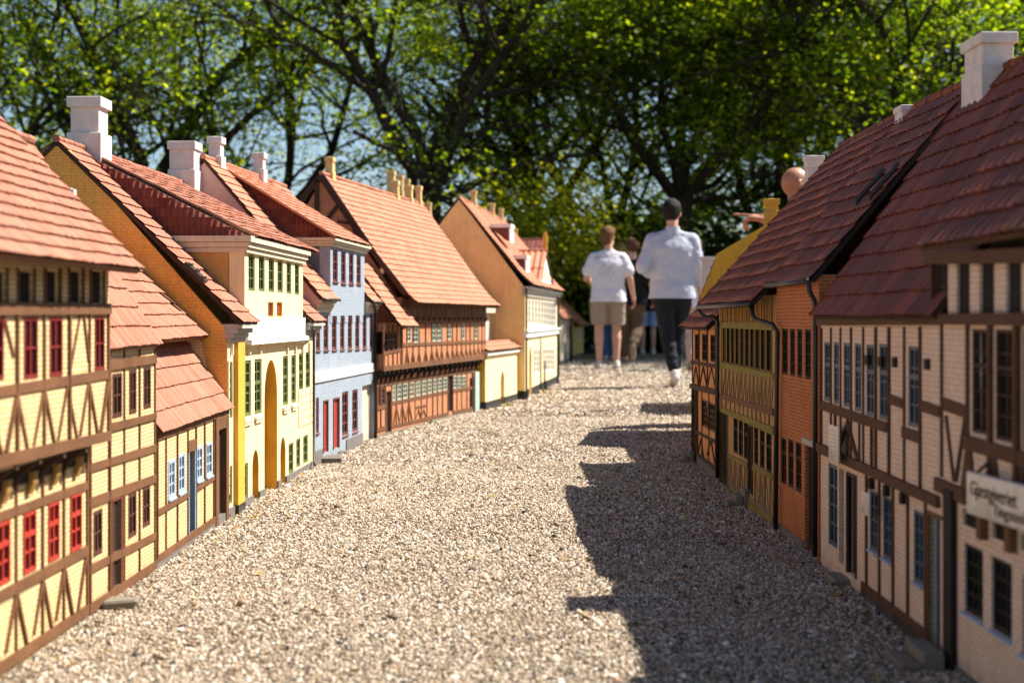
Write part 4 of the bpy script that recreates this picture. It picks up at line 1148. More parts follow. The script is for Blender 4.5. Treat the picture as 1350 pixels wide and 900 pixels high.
    H.chimney(715.5, 721.5, 306, 340, -.03, 'chimney_ochre', ((0, .8, .9), (.8, .9, 1), (.9, 1, .6)))
    H.pxpipe([(693.6, 380, .04), (693.8, 388, .012), (693.8, 528, .012)], r=.011)
    H.pxpipe([(736.2, 392, .04), (736, 398, .012), (735.6, 508, .012)], r=.013)
    H.pxpipe([(713, 442, .012), (713, 518, .012)], r=.007)
    return H
house_ochre()

# ---- back row roofs seen over the ridge of the brick house
hb = simple_house('rendered_house', 'salmon gabled back house with a cluster of yellow chimneys behind the long brick house', (493, 558), (570, 535), 'L', 1.20, -.4, 1.53, 'salmon_plaster', 'tile_s', group='back row houses')
hb.root.location = hb.root.location + Vector((-.62, .55, 0)); hb.o = hb.o + Vector((-.62, .55, 0))
hb.build_wall(M['salmon_plaster'])
for c in ((509, 520, 225, 262), (523, 531, 231, 266), (532, 539.5, 236, 268), (561, 568, 267, 292)):
    hb.chimney(*c, -.42, 'chimney_yellow', ((0, .4, 1), (.4, .85, .84), (.85, 1, 1)), sink=.12)
pm = MB(); q = hb.fp(551.5, 240, -.42); pm.tube([hb.loc(q[0], -.42, q[1] - .3), hb.loc(q[0], -.42, q[1] + .03)], .009); pm.build('flue_pipe', M['zinc'], hb.root)
hb2 = simple_house('rendered_house', 'back house showing only a dark red tiled roof beside the salmon gable', (600, 512), (640, 505), 'L', 1.15, -.45, 1.52, 'salmon_plaster', 'tile_m', group='back row houses')
hb2.root.location = hb2.root.location + Vector((-.75, .2, 0))
hb2.build_wall(M['salmon_plaster'])

# ---- house beyond the pediment showing its dark roof side-on
hd = House('rendered_house', 'house beyond the white pediment with its dark red roof side facing the street end', (742, 501), (752, 492), 'L')
def dark_roof_house(H):
    p0 = at(683, 334, 15.3); p1 = at(716, 333, 15.3); q0 = at(684, 318, 15.9); q1 = at(716, 316, 15.9)
    I = H.root.matrix_basis.inverted()
    r = MB(); P = [I @ x for x in (p0 + Vector((-.3, 0, -.25)), p1 + Vector((.05, -.1, -.25)), q0 + Vector((-.3, 0, 0)), q1)]
    n = tiles(r, *P, .07, .05, .006)
    r.prism([p - n * .002 for p in (P[0], P[1], P[3], P[2])], -n * .015, 1)
    ridge_caps(r, P[2], P[3], .02, .08)
    r.build('roof', [M['tile_m'], M['dark_timber']], H.root, fix=False)
    w = MB(); a, b = P[0], P[1]
    w.prism([(a.x, a.y, 0), (b.x, b.y, 0), (b.x, b.y, b.z - .02), (a.x, a.y, a.z - .02)], (0, .0, 0.0001) if 0 else (b - a).cross(Vector((0, 0, 1))).normalized() * -.3)
    w.build('wall', M['salmon_plaster'], H.root)
dark_roof_house(hd)

# ---- the two small houses at the end of the left row
h9 = simple_house('rendered_house', 'small grey-cream house with a pale red roof at the far end of the left row', (738.5, 481), (754, 477), 'L', .70, -.62, 1.28, 'beige_plaster', 'tile_s', vo=.06, w=.05, course=.1, group='houses at the far end')
for x in (743, 747.5, 751): h9.window(x - .9, x + .9, 428, 446, 'dark_timber', 0, 2, 2, fw=.02, mw=.012)
h9.door(745, 747, 452, 478, 'dark_timber')
h9.build_wall(M['beige_plaster'])
h9.chimney(730, 734, 372, 383, -.62, 'chimney_yellow', ((0, .8, .85), (.8, 1, 1)))
h9.pxpipe([(752.8, 418, .05), (752.8, 476, .02)], r=.02)
h10 = simple_house('rendered_house', 'last small yellow house with a maroon roof at the far end of the left row', (756, 473.5), (769.5, 468.5), 'L', .62, -.72, 1.38, 'ochre_light', 'tile_s', vo=.08, gable='ochre_light', w=.06, course=.11, group='houses at the far end') if False else None
M['ochre_light'] = mat_paint('yellow_render', (.70, .50, .16), .85, 14, .08, .3)
h10 = simple_house('rendered_house', 'last small yellow house standing at the far end of the left row', (756, 473.5), (769.5, 468.5), 'L', .62, -.80, 1.42, 'ochre_light', 'tile_s', vo=.1, w=.06, course=.11, group='houses at the far end')
for x in (760, 764.5, 767.5): h10.window(x - .8, x + .8, 434, 449, 'white_paint', 0, 2, 2, fw=.025, mw=.015)
h10.build_wall(M['ochre_light'])
# ================================================================== RIGHT ROW
def text_mesh(body, size, depth=.001, spacing=1.0):
    cu = bpy.data.curves.new('lettering', 'FONT'); cu.body = body; cu.size = size; cu.offset = -.006 * size; cu.extrude = depth; cu.space_character = spacing; cu.align_x = 'LEFT'
    o = bpy.data.objects.new('lettering_src', cu); COL.objects.link(o)
    dg = bpy.context.evaluated_depsgraph_get(); dg.update()
    me = bpy.data.meshes.new_from_object(o.evaluated_get(dg))
    bpy.data.objects.remove(o); bpy.data.curves.remove(cu)
    return me

# ---- the inn, nearest on the right
M['umber_timber'] = mat_wood('umber_timber', (.085, .038, .020))
def house_inn():
    H = House('half_timbered_house', 'pinkish white half-timbered inn with a big latticed window, nearest on the right', (1420, 1015), (1240, 874), 'R')
    uN = -.45; L = H.L
    zr_ = H.fp(1300, 342)[1]; zm = H.fp(1300, 640)[1]
    H.slab(uN, L, 0, 0, zr_ + .004)
    B = 'umber_timber'
    H.beam((1226, 341), (1500, 332), .024, .004, .012); H.beam((1226, 420.5), (1500, 421), .022, .002, .010)
    tp = 425
    # corner and panel posts of the upper floor
    H.post(1242.5, 424, 628, .012); H.post(1277, 424, 615, .011)
    H.beam((1246, 532), (1274, 543), .022)
    H.beam((1275, 582), (1500, 648), .026, 0, .008)
    jl = lin((1240, 640), (1274, 655)); H.beam((1236, 637), (1276, 655), .026, 0, .009)
    H.beam((1275, 655), (1500, 752), .020)
    for x in (1308, 1344, 1392, 1450): H.post(x, 424, lin((1275, 655), (1500, 752))(x), .014, 0, .009)
    H.beam((1248.5, 548), (1259, 634), .008); H.beam((1274, 552), (1262, 634), .008)
    lo = lin((1275, 655), (1500, 752)); bm_ = lin((1275, 584), (1500, 650))
    for x, nx in ((1278, 10), (1310, 13), (1346, 15), (1394, 18)):
        H.prism(H.tim, [H.fp(x - 2, bm_(x)), H.fp(x + 3, bm_(x)), H.fp(x + nx, lo(x + nx) - 4), H.fp(x - nx, lo(x - nx) - 4)][::1], -.003, .0045 + random.uniform(-.0008, .0008))
    # attic openings under the eave
    for x0, x1 in ((1232.6, 1250), (1260.6, 1278.7), (1291, 1311), (1326, 1347), (1366, 1392), (1414, 1446)):
        u0, u1, z0, z1 = H.rect(x0, x1, 344, 415)
        H.cut(u0, u1, z0, z1, 0, False, .12); H.backing(u0, u1, 0, z0, z1)
    for x in (1231.5, ): H.post(x, 340, 420, .008, 0, .008)
    # big windows
    for x0, x1, yt, yb in ((1281.5, 1304, 434, 572), (1312.5, 1340.5, 434, 582), (1349, 1387, 434, 594), (1398, 1444, 434, 612)):
        H.window(x0, x1, yt, yb, 'dark_timber', 0, 2, 5, fw=.006, mw=.003, transom=.66, rec=.001)
    # ground floor
    for a in ((1271, 1296, 720, 812), (1306.7, 1334, 738, 836), (1348, 1384, 764, 872)):
        H.window(*a, 'black_timber', 0, 3, 4, fw=.008, mw=.004, sill='pale_blue_paint')
    js = MB()
    for x in (1300, 1338, 1380):
        u, z = H.fp(x, lo(x) + 28); H.box(js, u - .012, u + .012, -.002, .014, z - .022, z + .022)
    build_split(js, 'joist_end', M['brown_timber'], H.root)
    for x0, x1 in ((1269, 1293), (1308, 1331), (1346, 1373)):
        yc = lo((x0 + x1) / 2) + 28
        u0, u1, z0, z1 = H.rect(x0, x1, yc - 12, yc + 10); H.cut(u0, u1, z0, z1, 0, False, .12); H.backing(u0, u1, 0, z0, z1)
    p = MB(); u0, u1, z0, z1 = H.rect(1251, 1262, 660, 884); H.box(p, u0, u1, -.01, .012, 0, z1 + .02); p.build('door_post', M['black_timber'], H.root)
    pl = MB(); H.box(pl, uN, u0 - .001, -.02, .005, -.02, .02); build_split(pl, 'plinth', M['plinth'], H.root)
    H.build_wall(M['pink_brick']); H.done_timber('umber_timber')
    ve, ze = H.gp(1211, 327, L + .03); vr, zr = H.gp(1372, 135, L + .03)
    g = MB()
    H.gable(g, L - .02, L - .001, [(-.052, 0), (-.052, zr_ - .02), (vr, zr - .03), (2 * vr, ze), (2 * vr, 0)]); build_split(g, 'gable_wall', M['pink_brick'], H.root)
    b = MB(); H.box(b, uN, L - .02, 2 * vr, 2 * vr + .02, 0, ze); build_split(b, 'rear_wall', M['pink_brick'], H.root)
    g = MB(); H.gable(g, uN + .001, uN + .02, [(-.052, 0), (-.052, zr_ - .02), (ve - .02, ze - .03), (vr, zr - .03), (2 * vr, ze), (2 * vr, 0)]); g.build('gable_wall', M['pink_brick'], H.root)
    H.roof((uN, ve, ze + .0), (L + .03, ve, ze), (uN, vr, zr), (L + .03, vr, zr), .058, .045, .005, 'tile_d', 'umber_timber', seg=6)
    # the signboard hangs in front of the beam
    V = .035
    u1, zt1 = H.fp(1274, 621, V); _, zb1 = H.fp(1274, 676, V); u0, zt0 = H.fp(1350, 640.5, V); _, zb0 = H.fp(1350, 701, V)
    k = (zt0 - zt1) / (u0 - u1); kb = (zb0 - zb1) / (u0 - u1); ue = u0 - .17
    o3 = H.o + H.e * u1 + H.n * V
    S = empty('inn_sign', (o3.x, o3.y, zb1), 'cream painted signboard with dark lettering hung across the timber front of the inn', 'sign', None, H.root.rotation_euler.z)
    def SL(u, v, z): return Vector((u - u1, (v - V) * H.sg, z - zb1))
    m = MB(); m.prism([SL(u1, V - .012, zb1), SL(ue, V - .012, zb1 + kb * (ue - u1)), SL(ue, V - .012, zt1 + k * (ue - u1)), SL(u1, V - .012, zt1)], SL(u1, V, zb1) - SL(u1, V - .012, zb1))
    m.build('board', M['sign_board'], S, bevel=.0015)
    hk = MB()
    for u in (u1 - .03, u1 - .26): hk.tube([SL(u, V - .006, zt1 - .002), SL(u, V - .03, zt1 + .02)], .003)
    hk.build('hanger', M['lead'], S)
    ang = math.atan2(-(zt0 - zt1), (u1 - u0))
    for body, px, py, size, px2 in (('Gj\u00e6stgiveriet', 1279.5, 651, .036, 1341), ('Tingstedet', 1309.5, 678, .027, 1362)):
        me = text_mesh(body, size, .0006, 1.0)
        tw = max(v.co.x for v in me.vertices); kx = (H.fp(px, py, V)[0] - H.fp(px2, py, V)[0]) / tw
        me.materials.append(M['letter'])
        t = bpy.data.objects.new('lettering', me); COL.objects.link(t); t.parent = S
        u, z = H.fp(px, py, V)
        ex = Vector((-1, 0, (zt0 - zt1) / (u1 - u0))).normalized(); ez = Vector((0, 0, 1)); en = Vector((0, H.sg, 0))
        if ex.cross(Vector((0, 0, 1))).y * H.sg > 0: pass
        mt = Matrix.Identity(4)
        for i in range(3): mt[i][0] = ex[i] * kx; mt[i][1] = ez[i]; mt[i][2] = en[i]
        p_ = SL(u, V + .0012, z)
        for i in range(3): mt[i][3] = p_[i]
        me.transform(mt)
    return H

# ---- white half-timbered house beside the inn
def house_white():
    H = House('half_timbered_house', 'white half-timbered house with blue casement windows, between the inn and the orange brick house', (1240, 874), (1082, 747), 'R')
    L = H.L
    zt = H.fp(1160, 424)[1]
    H.slab(.001, L, 0, 0, zt + .02)
    B = 'umber_timber'
    top = lin((1083, 430), (1238, 428))
    rail = lin((1082, 533), (1169, 563)); jb = lin((1080, 589), (1238, 661)); sill = lin((1139, 773), (1219.5, 835))
    H.beam((1081, 424), (1240, 422), .020, 0, .010, mb=H.tim)
    H.beam((1082, rail(1082)), (1170, rail(1170)), .024); H.beam((1171.5, 525), (1192, 532), .022); H.beam((1191, 569), (1214, 577), .022); H.beam((1214, 534), (1240, 543), .022)
    H.beam((1080, jb(1080)), (1240, jb(1240)), .024, 0, .009)
    H.beam((1137, sill(1137)), (1222, sill(1222)), .024)
    for x in (1084, 1096.4, 1109, 1123, 1139, 1156, 1173.5, 1193, 1214.5): H.post(x, top(x) + 2, jb(x), .0085)
    for x in (1105.5 - 3, 1119, 1134, 1150.7): H.post(x, rail(x), jb(x), .007)
    H.beam((1119, 557), (1106.5, 590), .013); H.beam((1119, 557), (1132, 606), .013)
    for x in (1143.5, 1160.5, 1178.5, 1198, 1221): H.post(x, jb(x), sill(x), .009)
    W = 'slate_blue_paint'
    for a in ((1086.6, 1094.3, 451, 528), (1099, 1106, 451, 532), (1112, 1120, 452, 536), (1126.7, 1135.5, 452.6, 542), (1142, 1152, 454, 548), (1159, 1170.3, 453, 553), (1197.6, 1211, 456, 563)):
        H.window(*a, W, 0, 2, 4, fw=.008, mw=.004, transom=.63, rec=.001)
    be = MB()
    for x0, x1, yt, yb in ((1131, 1138.5, 468, 481), (1148, 1155.5, 470, 483), (1166, 1173.5, 471, 484), (1207, 1216, 473, 487)):
        u0, u1, z0, z1 = H.rect(x0, x1, yt, yb, .02); H.box(be, u0 + (u1 - u0) * .3, u1 - (u1 - u0) * .2, -.002, .007, z0, z1)
    build_split(be, 'shutter_stop', M['black_timber'], H.root)
    for a in ((1146.5, 1157, 646, 726), (1164, 1177, 655, 738), (1204.5, 1217.7, 673, 769)):
        H.window(*a, W, 0, 2, 4, fw=.008, mw=.004, rec=.001, sill='pale_blue_paint')
    H.window(1092, 1104, 612, 720, W, 0, 2, 4, fw=.010, mw=.006, rec=.002, name='glazed_door')
    H.door(1106, 1112.5, 618, 742, W, 0, .01, label='narrow slate blue door')
    H.door(1118, 1129, 628, 758, 'void', 0, .012, frame='dark_timber', panels=False)  # dark passage: a near-black panel painted in place of its shade
    H.door(1225, 1246, 682, 862, W, 0, .015, frame='brown_timber', label='panelled slate blue door beside the inn')
    jo = MB()
    for x in (1152, 1172, 1194):
        u, z = H.fp(x, jb(x) + 14); H.box(jo, u - .010, u + .010, -.002, .012, z - .014, z + .010)
    build_split(jo, 'joist_end', M['black_timber'], H.root)
    pl = MB(); u0 = H.fp(1222, 840)[0]; u1 = H.fp(1137, 780)[0]
    H.box(pl, u0, u1, -.02, .005, -.02, H.fp(1180, 806)[1] - .004); build_split(pl, 'plinth', M['black_plinth'], H.root)
    H.build_wall(M['pink_brick']); H.done_timber('umber_timber')
    ve, ze = H.gp(1077, 417, L); vr, zr = H.gp(1284, 112, L)
    g = MB()
    for ua, ub in ((.001, .02), (L - .02, L - .001)):
        H.gable(g, ua, ub, [(-.052, 0), (-.052, zt), (vr, zr - .02), (2 * vr, ze), (2 * vr, 0)])
    build_split(g, 'gable_wall', M['pink_brick'], H.root)
    b = MB(); H.box(b, .02, L - .02, 2 * vr, 2 * vr + .02, 0, ze); build_split(b, 'rear_wall', M['pink_brick'], H.root)
    H.roof((-.02, ve + .012, ze), (L + .004, ve + .012, ze), (-.02, vr, zr), (L + .004, vr, zr), .062, .045, .005, 'tile_d', 'dark_timber', seg=6)
    H.chimney(1294, 1341, 42, 128, vr + .02, 'chimney_white', ((0, .5, 1), (.5, .84, .88), (.84, 1, 1.04)), usz=.16)
    return H

# ---- orange brick house
def house_orange():
    H = House('brick_house', 'narrow orange brick house with tall dark windows under the long dark roof', (1080, 742), (1024, 700), 'R')
    L = H.L
    ve, ze = H.gp(1068, 368, 0); 
    H.slab(0.001, L, 0, 0, ze + .012)
    yt = lin((1031, 433), (1071, 434)); yb = lin((1031, 493), (1071, 502))
    for x0, x1 in ((1031, 1038.5), (1041.5, 1048), (1051, 1057.6), (1061, 1069)):
        H.window(x0, x1, yt(x0), yb(x0), 'black_timber', 0, 2, 4, fw=.007, mw=.004, rec=.002)
    for a in ((1029.6, 1036.5, 577, 637), (1039, 1046, 579, 642), (1049, 1056.4, 583, 648)):
        H.window(*a, 'black_timber', 0, 2, 3, fw=.008, mw=.004, rec=.002, transom=.7)
    H.door(1061, 1073.5, 587, 728, 'void', 0, .012, panels=False)  # passage with its darkness painted on a shallow panel
    ln = MB(); u0, u1, z0, z1 = H.rect(1059.5, 1075.5, 582, 587); H.box(ln, u0, u1, -.01, .006, z0, z1 + .006); ln.build('lintel', M['stone_cornice'], H.root)
    pl = MB(); H.box(pl, H.fp(1060, 730)[0], L, -.02, .005, -.02, .03); build_split(pl, 'plinth', M['plinth'], H.root)
    H.build_wall(M['orange_brick'])
    vr, zr = H.gp(1289, 103, 0); vr2, zr2 = H.gp(1109, 193, L + .7)
    H.vr, H.zr, H.ve, H.ze = vr, zr, ve, ze
    g = MB(); H.gable(g, .001, .02, [(-.052, 0), (-.052, ze), (vr, zr - .02), (2 * vr, ze), (2 * vr, 0)]); H.gable(g, L - .02, L - .001, [(-.052, 0), (-.052, ze), (vr, zr - .02), (2 * vr, ze), (2 * vr, 0)]); build_split(g, 'gable_wall', M['orange_brick'], H.root)
    b = MB(); H.box(b, .02, L - .02, 2 * vr, 2 * vr + .02, 0, ze - .02); build_split(b, 'rear_wall', M['orange_brick'], H.root)
    H.roof((-.008, ve, ze), (L + .002, ve, ze), (-.008, vr, zr), (L + .002, vr, zr), .0625, .045, .005, 'tile_d', 'black_timber', seg=6)
    gt = MB(); gt.tube([H.loc(-.01, ve + .01, ze - .006), H.loc(L, ve + .01, ze - .006)], .008); build_split(gt, 'gutter', M['lead'], H.root, smooth=True)
    H.pxpipe([(1066, 371, .035), (1067, 384, .035), (1074, 397, .015), (1075, 410, .014), (1074.5, 733, .014)], r=.0075)
    return H

# ---- mossy green timbered house
def house_green():
    H = House('half_timbered_house', 'mossy green timbered house with long bands of dark leaded windows', (1024, 700), (948, 638), 'R')
    L = H.L
    ve, ze = H.gp(992, 398, 0)
    zt = H.fp(985, 399)[1]
    H.slab(.001, L, 0, 0, zt + .02)
    O = 'oil_timber'
    H.beam((950, 428), (1021, 430.5), .022, 0, .007); H.beam((950, 480.5), (1022, 497), .022, 0, .007)
    mid = lin((950.5, 521.5), (1021, 543.5)); lowb = lin((950, 538.5), (1021, 568))
    H.beam((950, lowb(950)), (1021, lowb(1021)), .022, 0, .008)
    br = MB(); H.beam((950, mid(950)), (1021, mid(1021)), .020, 0, .008, mb=br); br.build('jetty_beam', M['brown_timber'], H.root)
    H.beam((961, 600.7), (987, 613), .016); H.beam((992.5, 616), (1019, 628), .016)
    H.beam((961, 645), (1021, 686), .022, 0, .008)
    # bands of windows
    yt = lin((952, 432), (1018, 434)); yb = lin((952, 477), (1018, 491))
    xs = (952, 957, 962.8, 968.6, 975, 981.5, 988, 995, 1002, 1009.5, 1018)
    for a, b_ in zip(xs[:-1], xs[1:]): H.window(a + .7, b_ - .7, yt(a), yb(a), 'black_timber', 0, 2, 3, fw=.0035, mw=.002, rec=.001)
    for x in xs: H.post(x, yt(x) - 3, yb(x) + 3, .0038, 0, .004)
    bt = MB()
    for k in range(13):
        x = 952 + k * 5.3; y0 = lin((950, 484), (1022, 500))(x); H.beam((x, y0), (x, mid(x) - 2), .010, 0, .005, mb=bt)
        H.beam((x + 1.6, mid(x) - 2), (x + 4.4, y0 + 3), .007, 0, .004, mb=bt)
    for k in range(12):
        x = 952 + k * 5.7; H.beam((x, mid(x) + 3), (x, lowb(x) - 3), .010, 0, .005, mb=bt)
    for k in range(9):
        x = 963 + k * 6.6
        if 985 < x < 994: continue
        y0 = lin((961, 604), (1019, 631))(x); y1 = lin((961, 643), (1021, 684))(x)
        H.beam((x, y0), (x, y1), .010, 0, .005, mb=bt); H.beam((x + 1.3, y0 + 2), (x + 4.5, y1), .007, 0, .004, mb=bt)
    build_split(bt, 'cross_bracing', M['grey_timber'], H.root)
    bo = MB()
    u0, u1 = H.fp(1020, 410)[0], H.fp(950, 410)[0]; z0, z1 = H.fp(985, 425.5)[1], zt + .015
    for k in range(26):
        u = u0 + (u1 - u0) * (k + .5) / 26; H.box(bo, u - .0095, u + .0095, -.002, .006 + random.uniform(-.002, .002), z0, z1)
    bo.build('eave_boarding', M['pine_board'], H.root)
    t1 = lin((967, 549), (1018, 574)); b1 = lin((967, 597), (1018, 627))
    for x0, x1 in ((966.8, 972.6), (973.6, 979.4), (980.4, 986.2), (994, 999.6), (1001.6, 1008), (1010, 1017)):
        H.window(x0, x1, t1(x0), b1(x0), 'black_timber', 0, 2, 3, fw=.006, mw=.0035, rec=.002, transom=.66)
    H.door(987.6, 992.4, 563, 651, 'void', 0, .012, panels=False, frame='dark_timber')
    H.door(948.8, 960, 542, 640, 'void', 0, .012, panels=False, frame='oil_timber')  # dark passage painted as a near-black panel
    H.build_wall(M['moss_brick']); H.done_timber(O)
    pl = MB(); H.box(pl, .0, H.fp(961, 650)[0], -.03, .003, -.02, .045); build_split(pl, 'plinth', M['stone'], H.root)
    vr, zr = H.gp(1109, 193, L)
    g = MB(); H.gable(g, L - .02, L - .001, [(-.052, 0), (-.052, ze), (vr, zr - .02), (2 * vr, ze), (2 * vr, 0)]); H.gable(g, .001, .02, [(-.052, 0), (-.052, ze), (vr, zr - .02), (2 * vr, ze), (2 * vr, 0)]); build_split(g, 'gable_wall', M['moss_brick'], H.root)
    b = MB(); H.box(b, .02, L - .02, 2 * vr, 2 * vr + .02, 0, ze - .02); build_split(b, 'rear_wall', M['moss_brick'], H.root)
    v2 = H.gp(925, 402, L)[0]
    H.roof((.002, ve, ze), (L + .02, ve, ze), (.002, vr, zr), (L + .02, vr, zr), .0625, .045, .008, 'tile_d', 'black_timber', seg=6)
    gt = MB(); gt.tube([H.loc(.0, ve + .01, ze - .008), H.loc(L + .02, ve + .01, ze - .008)], .008); build_split(gt, 'gutter', M['lead'], H.root, smooth=True)
    H.pxpipe([(991, 402, .07), (991.5, 415, .07), (996, 421, .06), (1019, 428, .02), (1025, 437, .015), (1024, 500, .014), (1022.5, 697, .014)], r=.0075)
    H.pxpipe([(921, 402, .08), (921.5, 410, .08), (927, 416, .07), (940, 417, .03), (946, 424, .014), (945.6, 630, .014)], r=.008)
    # low white ridge chimney and two roof hooks
    H.chimney(1188, 1222, 138, 155, vr + .01, 'chimney_white', ((0, .55, .9), (.55, 1, 1)), usz=.10)
    hk = MB()
    for px, py in ((1143, 252), (1161, 247)):
        t = .46
        v_ = ve + (vr - ve) * t; u = .04 + (0 if px < 1150 else -.08)
        u = H.fp(px, py, v_)[0]
        z_ = ze + (zr - ze) * t
        a = H.loc(u, v_ + .03, z_ - .03 + .02); c = H.loc(u, v_ - .05, z_ + .06 + .02)
        hk.tube([a, c], .007)
        hk.tube([a, a + Vector((0, 0, -.03))], .006); hk.tube([c, c + Vector((0, 0, -.03))], .006)
    build_split(hk, 'roof_hook', M['lead'], H.root)
    return H

# ---- small end house with orange panels
def house_end():
    H = House('half_timbered_house', 'small peach brick half-timbered house with black timbers at the end of the right row', (948, 638), (912, 609), 'R')
    L = H.L
    ve, ze = H.gp(898, 431, L)
    H.slab(.001, L, 0, 0, ze + .015)
    B = 'dark_timber'
    H.beam((912, 477), (946, 483), .018); H.beam((912, 508.5), (946, 517), .022, 0, .010); H.beam((919, 569), (946, 583), .014); H.beam((919, 597), (946, 619), .018)
    for x in (913.5, 922.5, 933.5, 944.5): H.post(x, 433, lin((912, 508.5), (946, 517))(x), .009)
    for x, n in ((918, 4), (928, 5), (938.5, 5)): H.chevron((x, 483), (x - n, 508), (x + n, 510), .007)
    for x in (920.5, 926, 935, 944.5): H.post(x, lin((912, 508.5), (946, 517))(x), lin((919, 597), (946, 619))(x), .009)
    for x, n in ((925, 4.5), (938, 5)): H.chevron((x, 578), (x - n, 600), (x + n, 610), .007)
    for a in ((916, 921, 440, 474.7), (925.5, 931.5, 440, 476), (936.5, 943, 441, 477)): H.window(*a, 'black_timber', 0, 2, 3, fw=.007, mw=.004, rec=.001)
    H.window(925, 943, 529, 566, 'brown_timber', 0, 5, 4, fw=.008, mw=.004, rec=.001)
    H.door(912.6, 919, 514, 610, 'void', 0, .012, panels=False, frame='black_timber')
    H.build_wall(M['peach_brick']); H.done_timber(B)
    pl = MB(); H.box(pl, .001, H.fp(919.6, 610)[0], -.02, .004, -.02, .055); build_split(pl, 'plinth', M['plinth'], H.root)
    vr, zr = H.gp(1075, 236, L)
    g = MB()
    for ua, ub in ((.001, .02), (L - .02, L - .001)): H.gable(g, ua, ub, [(-.052, 0), (-.052, ze), (vr, zr - .02), (2 * vr, ze), (2 * vr, 0)])
    build_split(g, 'gable_wall', M['peach_brick'], H.root)
    b = MB(); H.box(b, .02, L - .02, 2 * vr, 2 * vr + .02, 0, ze - .02); build_split(b, 'rear_wall', M['peach_brick'], H.root)
    zr = ze + (ve - vr) * 1.02
    H.roof((.02, ve, ze), (L + .01, ve, ze), (.02, vr, zr), (L + .01, vr, zr), .06, .045, .006, 'tile_d', 'black_timber', seg=6)
    # unseen wing added behind the far end to cast shade on the gravel
    wg = MB(); wv = -.38; H.box(wg, L + .001, L + .86, wv - .9, wv, 0, .80); wg.build('shadow_wing', M['peach_brick'], H.root)
    wr = MB(); P = [H.loc(L + .015, wv + .05, .78), H.loc(L + .87, wv + .05, .78), H.loc(L + .015, wv - .45, 1.22), H.loc(L + .87, wv - .45, 1.22)]
    n = tiles(wr, *P, .06, .045, .005); wr.prism([k - n * .001 for k in (P[0], P[1], P[3], P[2])], -n * .012, 1)
    P = [H.loc(L + .015, wv - .95, .78), H.loc(L + .87, wv - .95, .78), H.loc(L + .015, wv - .45, 1.22), H.loc(L + .87, wv - .45, 1.22)]
    n = tiles(wr, *P, .06, .045, .005); wr.prism([k - n * .001 for k in (P[0], P[1], P[3], P[2])], -n * .012, 1)
    wr.build('shadow_wing_roof', [M['tile_d'], M['black_timber']], H.root, fix=False)
    H.chimney(1063, 1087, 205, 262, vr - .02, 'chimney_white', ((0, .72, .8), (.72, .9, .9), (.9, 1, 1.02)), sink=.22)
    return H

house_inn(); house_white(); house_orange(); house_green(); house_end()

# ---- ochre gabled house behind the end of the right row
def house_ochre_gable():
    H = House('rendered_house', 'plain ochre gabled house with an ochre chimney rising behind the dark right-hand roofs', (980, 585), (972, 560), 'R', group='miniature town houses')
    L = .95
    p = [H.gp(922, 396, 0), H.gp(946, 334, 0), H.gp(1008, 297, 0), H.gp(1036, 282, 0)]
    vr, zr = p[3]
    ve, ze = p[0]
    H.slab(0, L, 0, 0, .74)
    H.build_wall(M['ochre_render'])
    prof = [(-.003, 0), (-.003, ze - .01)] + p + [(2 * vr - q[0], q[1]) for q in p[-2::-1]] + [(2 * vr, ze - .01), (2 * vr, 0)]
    for ua, ub in ((-.002, .03), (L - .03, L)):
        g = MB(); H.gable(g, ua, ub, prof); g.build('gable_wall', M['ochre_gable'], H.root)
    b = MB(); H.box(b, .03, L - .03, 2 * vr, 2 * vr + .02, 0, ze - .05); b.build('rear_wall', M['ochre_render'], H.root)
    dz = .016
    r = MB()
    for sgn in (0, 1):
        for q0, q1 in zip(p[:-1], p[1:]):
            mv = (lambda v: v) if not sgn else (lambda v: 2 * vr - v)
            P = [H.loc(.02, mv(q0[0]), q0[1] - dz), H.loc(L + .01, mv(q0[0]), q0[1] - dz), H.loc(.02, mv(q1[0]), q1[1] - dz), H.loc(L + .01, mv(q1[0]), q1[1] - dz)]
            n = tiles(r, *P, .06, .04, .005); r.prism([k - n * .001 for k in (P[0], P[1], P[3], P[2])], -n * .01, 1)
    r.build('roof', [M['tile_d'], M['black_timber']], H.root, fix=False)
    H.chimney(1007, 1028, 262, 297, (p[2][0] + vr) / 2, 'chimney_ochre', ((0, .55, .95), (.55, .8, .78), (.8, 1, 1)), usz=.08, sink=.12)
    return H
M['ochre_gable'] = mat_paint('ochre_gable_render', (.72, .43, .045), .85, 18, .08, .3)
house_ochre_gable()
def house_last_right():
    H = House('rendered_house', 'whitewashed house with a thick pale chimney, half hidden behind the ochre gable', (958, 545), (950, 534), 'R', group='houses at the far end')
    L = 1.2; H.L = L
    H.slab(0, L, 0, 0, .78); H.build_wall(M['white_plaster'])
    g = MB()
    for ua, ub in ((-.002, .03), (L - .03, L)): H.gable(g, ua, ub, [(-.051, 0), (-.051, .78), (-.42, 1.06), (-.84, .78), (-.84, 0)])
    build_split(g, 'gable_wall', M['white_plaster'], H.root)
    b = MB(); H.box(b, .03, L - .03, -.84, -.82, 0, .78); build_split(b, 'rear_wall', M['white_plaster'], H.root)
    H.roof((-.01, .05, .75), (L, .05, .75), (-.01, -.42, 1.07), (L, -.42, 1.07), .06, .045, .006, 'tile_d', 'black_timber')
    c = MB(); va, z1 = H.gp(925, 338, .3); vb, z0 = H.gp(946, 372, .3)
    va, vb = sorted((va, vb)); H.box(c, .3, .42, va, vb, .8, z1 - .03); H.box(c, .29, .43, va - .01, vb + .01, z1 - .028, z1); c.build('chimney', M['chimney_white'], H.root)
house_last_right()

